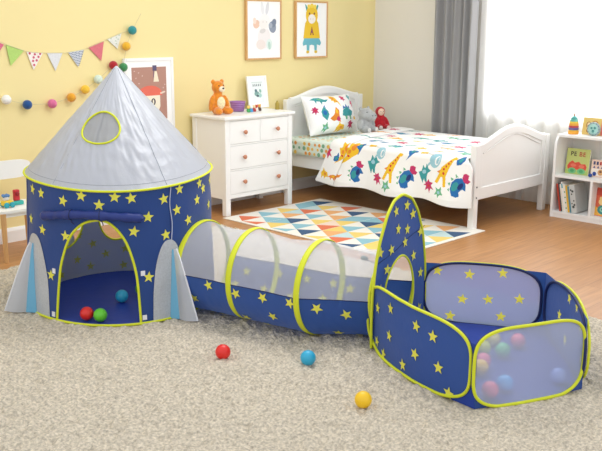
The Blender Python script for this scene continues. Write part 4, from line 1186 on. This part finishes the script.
# leaning books, lower left bay
bks = [(.013, .205, 'B8402E', 'brick red book leaning at the left end of the shelf'), (.010, .212, '4C4A50', 'thin dark book leaning second from left on the shelf'),
       (.012, .205, 'EEE7D8', 'cream book leaning third from left on the shelf'), (.012, .222, 'F3F2EE', 'white book leaning with a teal top on the shelf'),
       (.016, .206, 'EDE9DC', 'off-white book leaning left of the yellow one on the shelf'), (.014, .200, 'E5B93A', 'yellow spined book leaning on the lower shelf'), (.013, .196, '5E8FA0', 'slate blue book leaning beside the wide grey one'),
       (.042, .208, 'C9CCC9', 'wide grey book with dark marks leaning at the right end')]
yb = 3.058; ang = math.radians(11)
for i, (t, h, c, lab) in enumerate(bks):
    base = np.array([sx0 + .02, yb, .0465 ])
    o = thing('book', lab, 'book', base, 'books leaning in the lower left bay')
    mb = MB(); mb.box(base + (0, -t, 0), base + (.17, 0, h), 0, .0015); obj('cover', mb, C(c), o)
    mb = MB(); mb.box(base + (.004, -t + .002, h - .002), base + (.171, -.002, h + .0006), 0, 0); obj('pages', mb, C('F3EEDF'), o)
    if i == 3:
        mb = MB(); mb.box(base + (-.0006, -t + .001, h - .045), base + (.002, -.001, h - .012), 0, 0); obj('spine_label', mb, C('5FA8B8'), o)
    if i == 4:
        mb = MB(); [disc(mb, base + (-.0008, -t / 2, .03 + .04 * k), (0, 1, 0), (0, 0, 1), .005, 0) for k in range(4)]; obj('spine_print', mb, C('3FA06A'), o)
    if i == 7:
        mb = MB()
        for k, (yy, zz, r) in enumerate(((-.012, .17, .007), (-.025, .16, .009), (-.016, .14, .006), (-.03, .06, .008), (-.02, .045, .010), (-.012, .07, .005), (-.028, .09, .006))):
            disc(mb, base + (-.0008, yy, zz), (0, 1, 0), (0, 0, 1), r, 0)
        obj('spine_print', mb, C('4D5552'), o)
    o.rotation_euler = (-ang, 0, 0)
    yb -= t / math.cos(ang) + .0012
# picture books standing face out
def front_book(name, lab, y0, y1, z, h, x, t, c, lean, grp=None):
    o = thing(name, lab, 'book', (x, (y0 + y1) / 2, z), grp)
    mb = MB(); mb.box((x, y1, z), (x + t, y0, z + h), 0, .0012); obj('cover', mb, C(c, .45), o)
    mb = MB(); mb.box((x + .0015, y1 - .0012, z + .002), (x + t - .0015, y1 + .002, z + h - .002), 0, 0); obj('pages', mb, C('F3EEDF'), o)
    o.rotation_euler = (0, lean, 0)
    return o
def front_print(o, name, x, shapes, lab=None):
    """shapes in metres on the cover: colour, list of (right, up) points; right is -y seen from the room"""
    base = ROOT[o.name]; mb = MB(); cols = []
    for k, (c, p) in enumerate(shapes):
        if c not in cols: cols.append(c)
        mb.add([(x - .0005 - .00006 * k, base[1] - a, base[2] + b) for a, b in p], [tuple(range(len(p)))], cols.index(c), False)
    return obj(name, mb, [C(c, .5) for c in cols], o)
def ov(cx, cy, rx, ry, n=20): return [(cx + rx * math.cos(q), cy + ry * math.sin(q)) for q in np.linspace(0, 2 * PI, n, endpoint=False)]
bx = 5.95
pb = front_book('picture_book', 'green picture book with a red car and title, on middle shelf', 3.088, 2.905, .3185, .190, bx, .012, 'BFC877', math.radians(7))
front_print(pb, 'cover_picture', bx, [('A9C06A', [(-.088, .004), (.088, .004), (.088, .03), (-.088, .03)]),
    ('D8503C', [(-.072, .035), (.070, .035), (.076, .06), (.062, .082), (.030, .078), (.012, .095), (-.02, .085), (-.04, .100), (-.062, .085), (-.078, .06)]),
    ('E2745C', ov(-.03, .066, .022, .012)), ('E2745C', ov(.035, .062, .022, .012)), ('74B97C', ov(-.036, .026, .032, .022)), ('74B97C', ov(.036, .026, .032, .022)), ('4E9E66', ov(-.036, .026, .016, .012)), ('4E9E66', ov(.036, .026, .016, .012))])
def lettering(txt, size, M, m, parent, name):
    cu = bpy.data.curves.new(name, 'FONT'); cu.body = txt; cu.size = size; cu.extrude = .0004; cu.offset = .0006; cu.space_character = 1.15
    tmp = bpy.data.objects.new('tmp_letters', cu); COL.objects.link(tmp)
    bpy.context.view_layer.update()
    me = bpy.data.meshes.new_from_object(tmp.evaluated_get(bpy.context.evaluated_depsgraph_get()))
    bpy.data.objects.remove(tmp); bpy.data.curves.remove(cu)
    me.transform(M); me.materials.clear(); me.materials.append(m); me.name = name
    o = bpy.data.objects.new(name, me); COL.objects.link(o); o.parent = parent
    return o
def faceM(x, y, z):   # letters in the plane facing -x, reading towards -y
    return Matrix(((0, 0, -1, x), (-1, 0, 0, y), (0, 1, 0, z), (0, 0, 0, 1)))
lettering('PE', .046, faceM(-.001, .062, .135), C('4B3B35'), pb, 'title')
lettering('BE', .046, faceM(-.001, -.006, .135), C('B8453A'), pb, 'title')
p2 = front_book('picture_book', 'pink and white picture book with navy ball, right of the green book', 2.886, 2.735, .3185, .125, bx, .012, 'EBCBB8', math.radians(7))
front_print(p2, 'cover_picture', bx, [('F3E6DA', [(-.07, .01), (.07, .01), (.07, .06), (-.07, .06)])] +
    [(c, [(-.062 + .024 * k, .088), (-.046 + .024 * k, .088), (-.046 + .024 * k, .112), (-.062 + .024 * k, .112)]) for k, c in enumerate(('3E4468', '3E4468', 'B5433F', 'B5433F', '3E4468'))] +
    [('5A5F86', [(-.062 + .03 * k, .064), (-.042 + .03 * k, .064), (-.052 + .03 * k, .082)]) for k in range(4)] + [('D2A06C', ov(.0, .035, .022, .022)), ('7A4E3A', ov(.0, .040, .01, .008)), ('2E4A94', ov(-.045, .022, .015, .015))])
mb = MB(); mb.ell((5.915, 2.868, .3185 + .014), .014, 0); tag(obj('toy_ball', mb, C('27468F', .35), loc=(5.915, 2.868, .3185)), 'tiny navy ball standing before the pink picture book', 'ball')
p3 = front_book('picture_book', 'orange red picture book with a round teal creature, bottom shelf', 2.826, 2.66, .0465, .205, 5.90, .014, 'DB6A4B', math.radians(6))
front_print(p3, 'cover_picture', 5.90, [('C8503F', [(-.08, .15), (.08, .15), (.08, .2), (-.08, .2)]), ('F0B34E', [(-.08, .005), (.08, .005), (.08, .05), (.02, .07), (-.03, .05), (-.08, .08)]), ('F1D390', ov(-.01, .105, .032, .026)), ('F1D390', ov(-.025, .13, .012, .012)), ('F1D390', ov(.012, .132, .012, .012)),
    ('3F8E86', ov(-.005, .048, .040, .034)), ('8FC6B4', ov(-.005, .050, .022, .018)), ('2F5F6A', ov(-.005, .05, .009, .009)), ('E9A08A', ov(.055, .11, .015, .02))])
# things on top
rs = thing('stacking_toy', 'rainbow stacking ring tower on top of the bookcase', 'toy', (5.955, 3.045, .614))
zz = .614
for c, r0_, r1_, h in (('F2A93B', .038, .038, .024), ('E9C84A', .038, .037, .006), ('6B5F95', .037, .036, .018), ('C24B4F', .036, .035, .014), ('F0B44A', .034, .033, .018), ('F3DA55', .032, .031, .012), ('6FC3B4', .030, .026, .016), ('58AFA8', .026, .012, .022)):
    mb = MB(); b = .003
    mb.lathe([(r0_ - b, zz), (r0_, zz + b * .7), (r1_, zz + h - b * .7), (max(r1_ - b, .004), zz + h)], (5.955, 3.045, 0), 0, 28); obj('ring', mb, C(c, .4), rs); zz += h
mb = MB(); mb.tube([(5.955, 3.045, zz), (5.955, 3.045, zz + .016), (5.957, 3.043, zz + .026)], [.006, .005, .003], 0); obj('tip', mb, C('9A6A48', .5), rs)
p4 = front_book('picture_book', 'yellow and coral picture book standing on top of the bookcase', 2.995, 2.70, .6145, .125, 5.985, .014, 'E6C876', math.radians(8))
front_print(p4, 'cover_picture', 5.985, [('E8837A', [(-.005, .004), (.143, .004), (.143, .121), (-.005, .121)]), ('B98A4E', ov(-.10, .07, .022, .026)), ('F0D9A8', ov(-.10, .075, .012, .014)), ('C98E4A', ov(-.055, .085, .026, .020)), ('F3E2B8', ov(-.055, .085, .016, .012)), ('A9713C', ov(-.09, .03, .026, .018)), ('D9A860', ov(-.045, .03, .02, .016))])
wh = thing('round_toy', 'round grey and teal toy before the coral picture book', 'toy', (5.945, 2.885, .6145))
mb = MB(); mb.lathe([(.020, 0), (.046, 0), (.050, .004), (.050, .012), (.046, .016), (.004, .016)], (5.955, 2.885, .6145 + .050), 0, 40, rot('Y', -90)); obj('rim', mb, C('9FAEB0', .4), wh)
mb = MB(); mb.lathe([(.004, .016), (.038, .016), (.038, .018), (.004, .018)], (5.955, 2.885, .6145 + .050), 0, 32, rot('Y', -90)); obj('face', mb, C('A9D6CE', .4), wh)
mb = MB()
for k in range(12): disc(mb, (5.9385, 2.885 + .044 * math.cos(k * PI / 6), .6645 + .044 * math.sin(k * PI / 6)), (0, 1, 0), (0, 0, 1), .004, 0)
for a, b, r in ((-.012, .008, .010), (.012, .006, .009), (0, -.014, .011)): disc(mb, (5.9365, 2.885 + a, .6645 + b), (0, 1, 0), (0, 0, 1), r, 0)
obj('dial_marks', mb, C('4F8F8C', .4), wh)
# curtain hook with a grey knob on the wall behind the bed's foot
hk = thing('wall_hook', 'small dark hook with grey knob on the wall beside the bookcase', 'hook', (6.09, 3.325, .26))
mb = MB(); mb.tube([(6.108, 3.335, .385), (6.09, 3.333, .372), (6.085, 3.330, .34), (6.085, 3.325, .30), (6.09, 3.33, .26)], .004, 0); mb.ell((6.098, 3.335, .388), .009)
obj('hook', mb, C('4A4A4E', .4), hk)
mb = MB(); mb.ell((6.085, 3.322, .335), (.018, .020, .022)); obj('knob', mb, C('B4B6BA', .35), hk)

# ------------------------------------------------------------------ small chair at the left
ch = thing('child_chair', 'white child chair with light wood legs against yellow wall', 'chair', (2.46, 4.86, 0))
mb = MB(); sp = superell(.175, .145, 5, 60, (2.462, 4.865))
mb.prism([tuple(p) for p in sp], (0, 0, .298), (1, 0, 0), (0, 1, 0), (0, 0, .016)); obj('seat', mb, M_whitem, ch)
mb = MB(); sp = superell(.178, .056, 4, 60, (2.48, .512))
mb.prism([tuple(p) for p in sp], (0, 4.99, 0), (1, 0, 0), (0, 0, 1), (0, .014, 0)); obj('backrest', mb, M_whitem, ch)
for x, y in ((2.330, 4.742), (2.602, 4.742), (2.330, 4.975), (2.602, 4.975)):
    mb = MB(); mb.tube([(x, y, 0), (x, y, .15), (x, y, .299)], [.0125, .015, .0165], 0, seg=16); obj('leg', mb, M_oak, ch)
for x in (2.325, 2.637):
    mb = MB(); mb.tube([(x, 4.985, .30), (x, 4.995, .42), (x, 5.0, .53)], .0095, 0, seg=12); obj('back_post', mb, M_oak, ch)
for yy in (4.735, 4.965): obj('apron', MB().box((2.33, yy, .272), (2.602, yy + .017, .298), 0, .002), M_whitem, ch)
zc = .3145
tc_ = thing('toy_car', 'yellow toy car with teal wheels and blue haired driver, on chair seat', 'toy', (2.405, 4.83, zc))
obj('body', MB().box((2.372, 4.808, zc + .012), (2.438, 4.852, zc + .040), 0, .006), C('F0C93A', .4), tc_)
for x in (2.388, 2.424):
    for y in (4.803, 4.857):
        mb = MB(); mb.lathe([(.004, -.006), (.015, -.006), (.017, -.003), (.017, .003), (.015, .006), (.004, .006)], (x, y, zc + .0172), 0, 20, rot('X', 90)); obj('wheel', mb, C('33A3B0', .4), tc_)
mb = MB(); mb.ell((2.398, 4.83, zc + .055), (.019, .016, .018)); obj('figure', mb, C('E9E3DA', .4), tc_)
mb = MB()
for k in range(7): mb.ell((2.398 + .017 * math.cos(k * .9), 4.83 + .012 * math.sin(k * .9), zc + .070 + .003 * (k % 2)), .009)
obj('hair', mb, C('5B86B8', .6), tc_)
tb = thing('toy_block', 'red toy block tower on a teal base, beside the toy car', 'toy', (2.487, 4.86, zc))
obj('base', MB().box((2.452, 4.842, zc), (2.522, 4.882, zc + .026), 0, .008), C('3BB0A6', .4), tb)
obj('tower', MB().box((2.464, 4.848, zc + .0262), (2.500, 4.876, zc + .094), 0, .006), C('C8343A', .4), tb)
mb = MB(); mb.lathe([(.004, 0), (.013, 0), (.013, .005), (.004, .006)], (2.482, 4.848, zc + .070), 0, 16, rot('X', 90)); obj('button', mb, C('9E2027', .4), tb)

# ------------------------------------------------------------------ light
w = bpy.data.worlds.new('daylight'); scene.world = w; w.use_nodes = True
bg = w.node_tree.nodes['Background']; bg.inputs[0].default_value = (.945, .975, 1.0, 1); bg.inputs[1].default_value = 1.0
def area(name, loc, target, sx, sy, power, col=(1, 1, 1)):
    l = bpy.data.lights.new(name, 'AREA'); l.shape = 'RECTANGLE'; l.size = sx; l.size_y = sy; l.energy = power; l.color = col
    o = bpy.data.objects.new(name, l); COL.objects.link(o); o.location = loc
    o.rotation_euler = (Vector(target) - Vector(loc)).to_track_quat('-Z', 'Y').to_euler()
    return o
area('window_daylight', (WX + .9, 2.95, 1.7), (WX, 2.95, 1.4), 2.4, 1.8, 130)
area('overhead_fill', (3.3, 3.2, 2.5), (3.3, 3.2, 0), 1.2, 1.2, 26, (1, .985, .96))  # soft fill light added overhead, no actual fitting known there
vs = scene.view_settings
scene.display_settings.display_device = 'sRGB'
vs.view_transform = 'Standard'; vs.look = 'None'; vs.exposure = 0.14; vs.gamma = 1.0; vs.use_curve_mapping = False
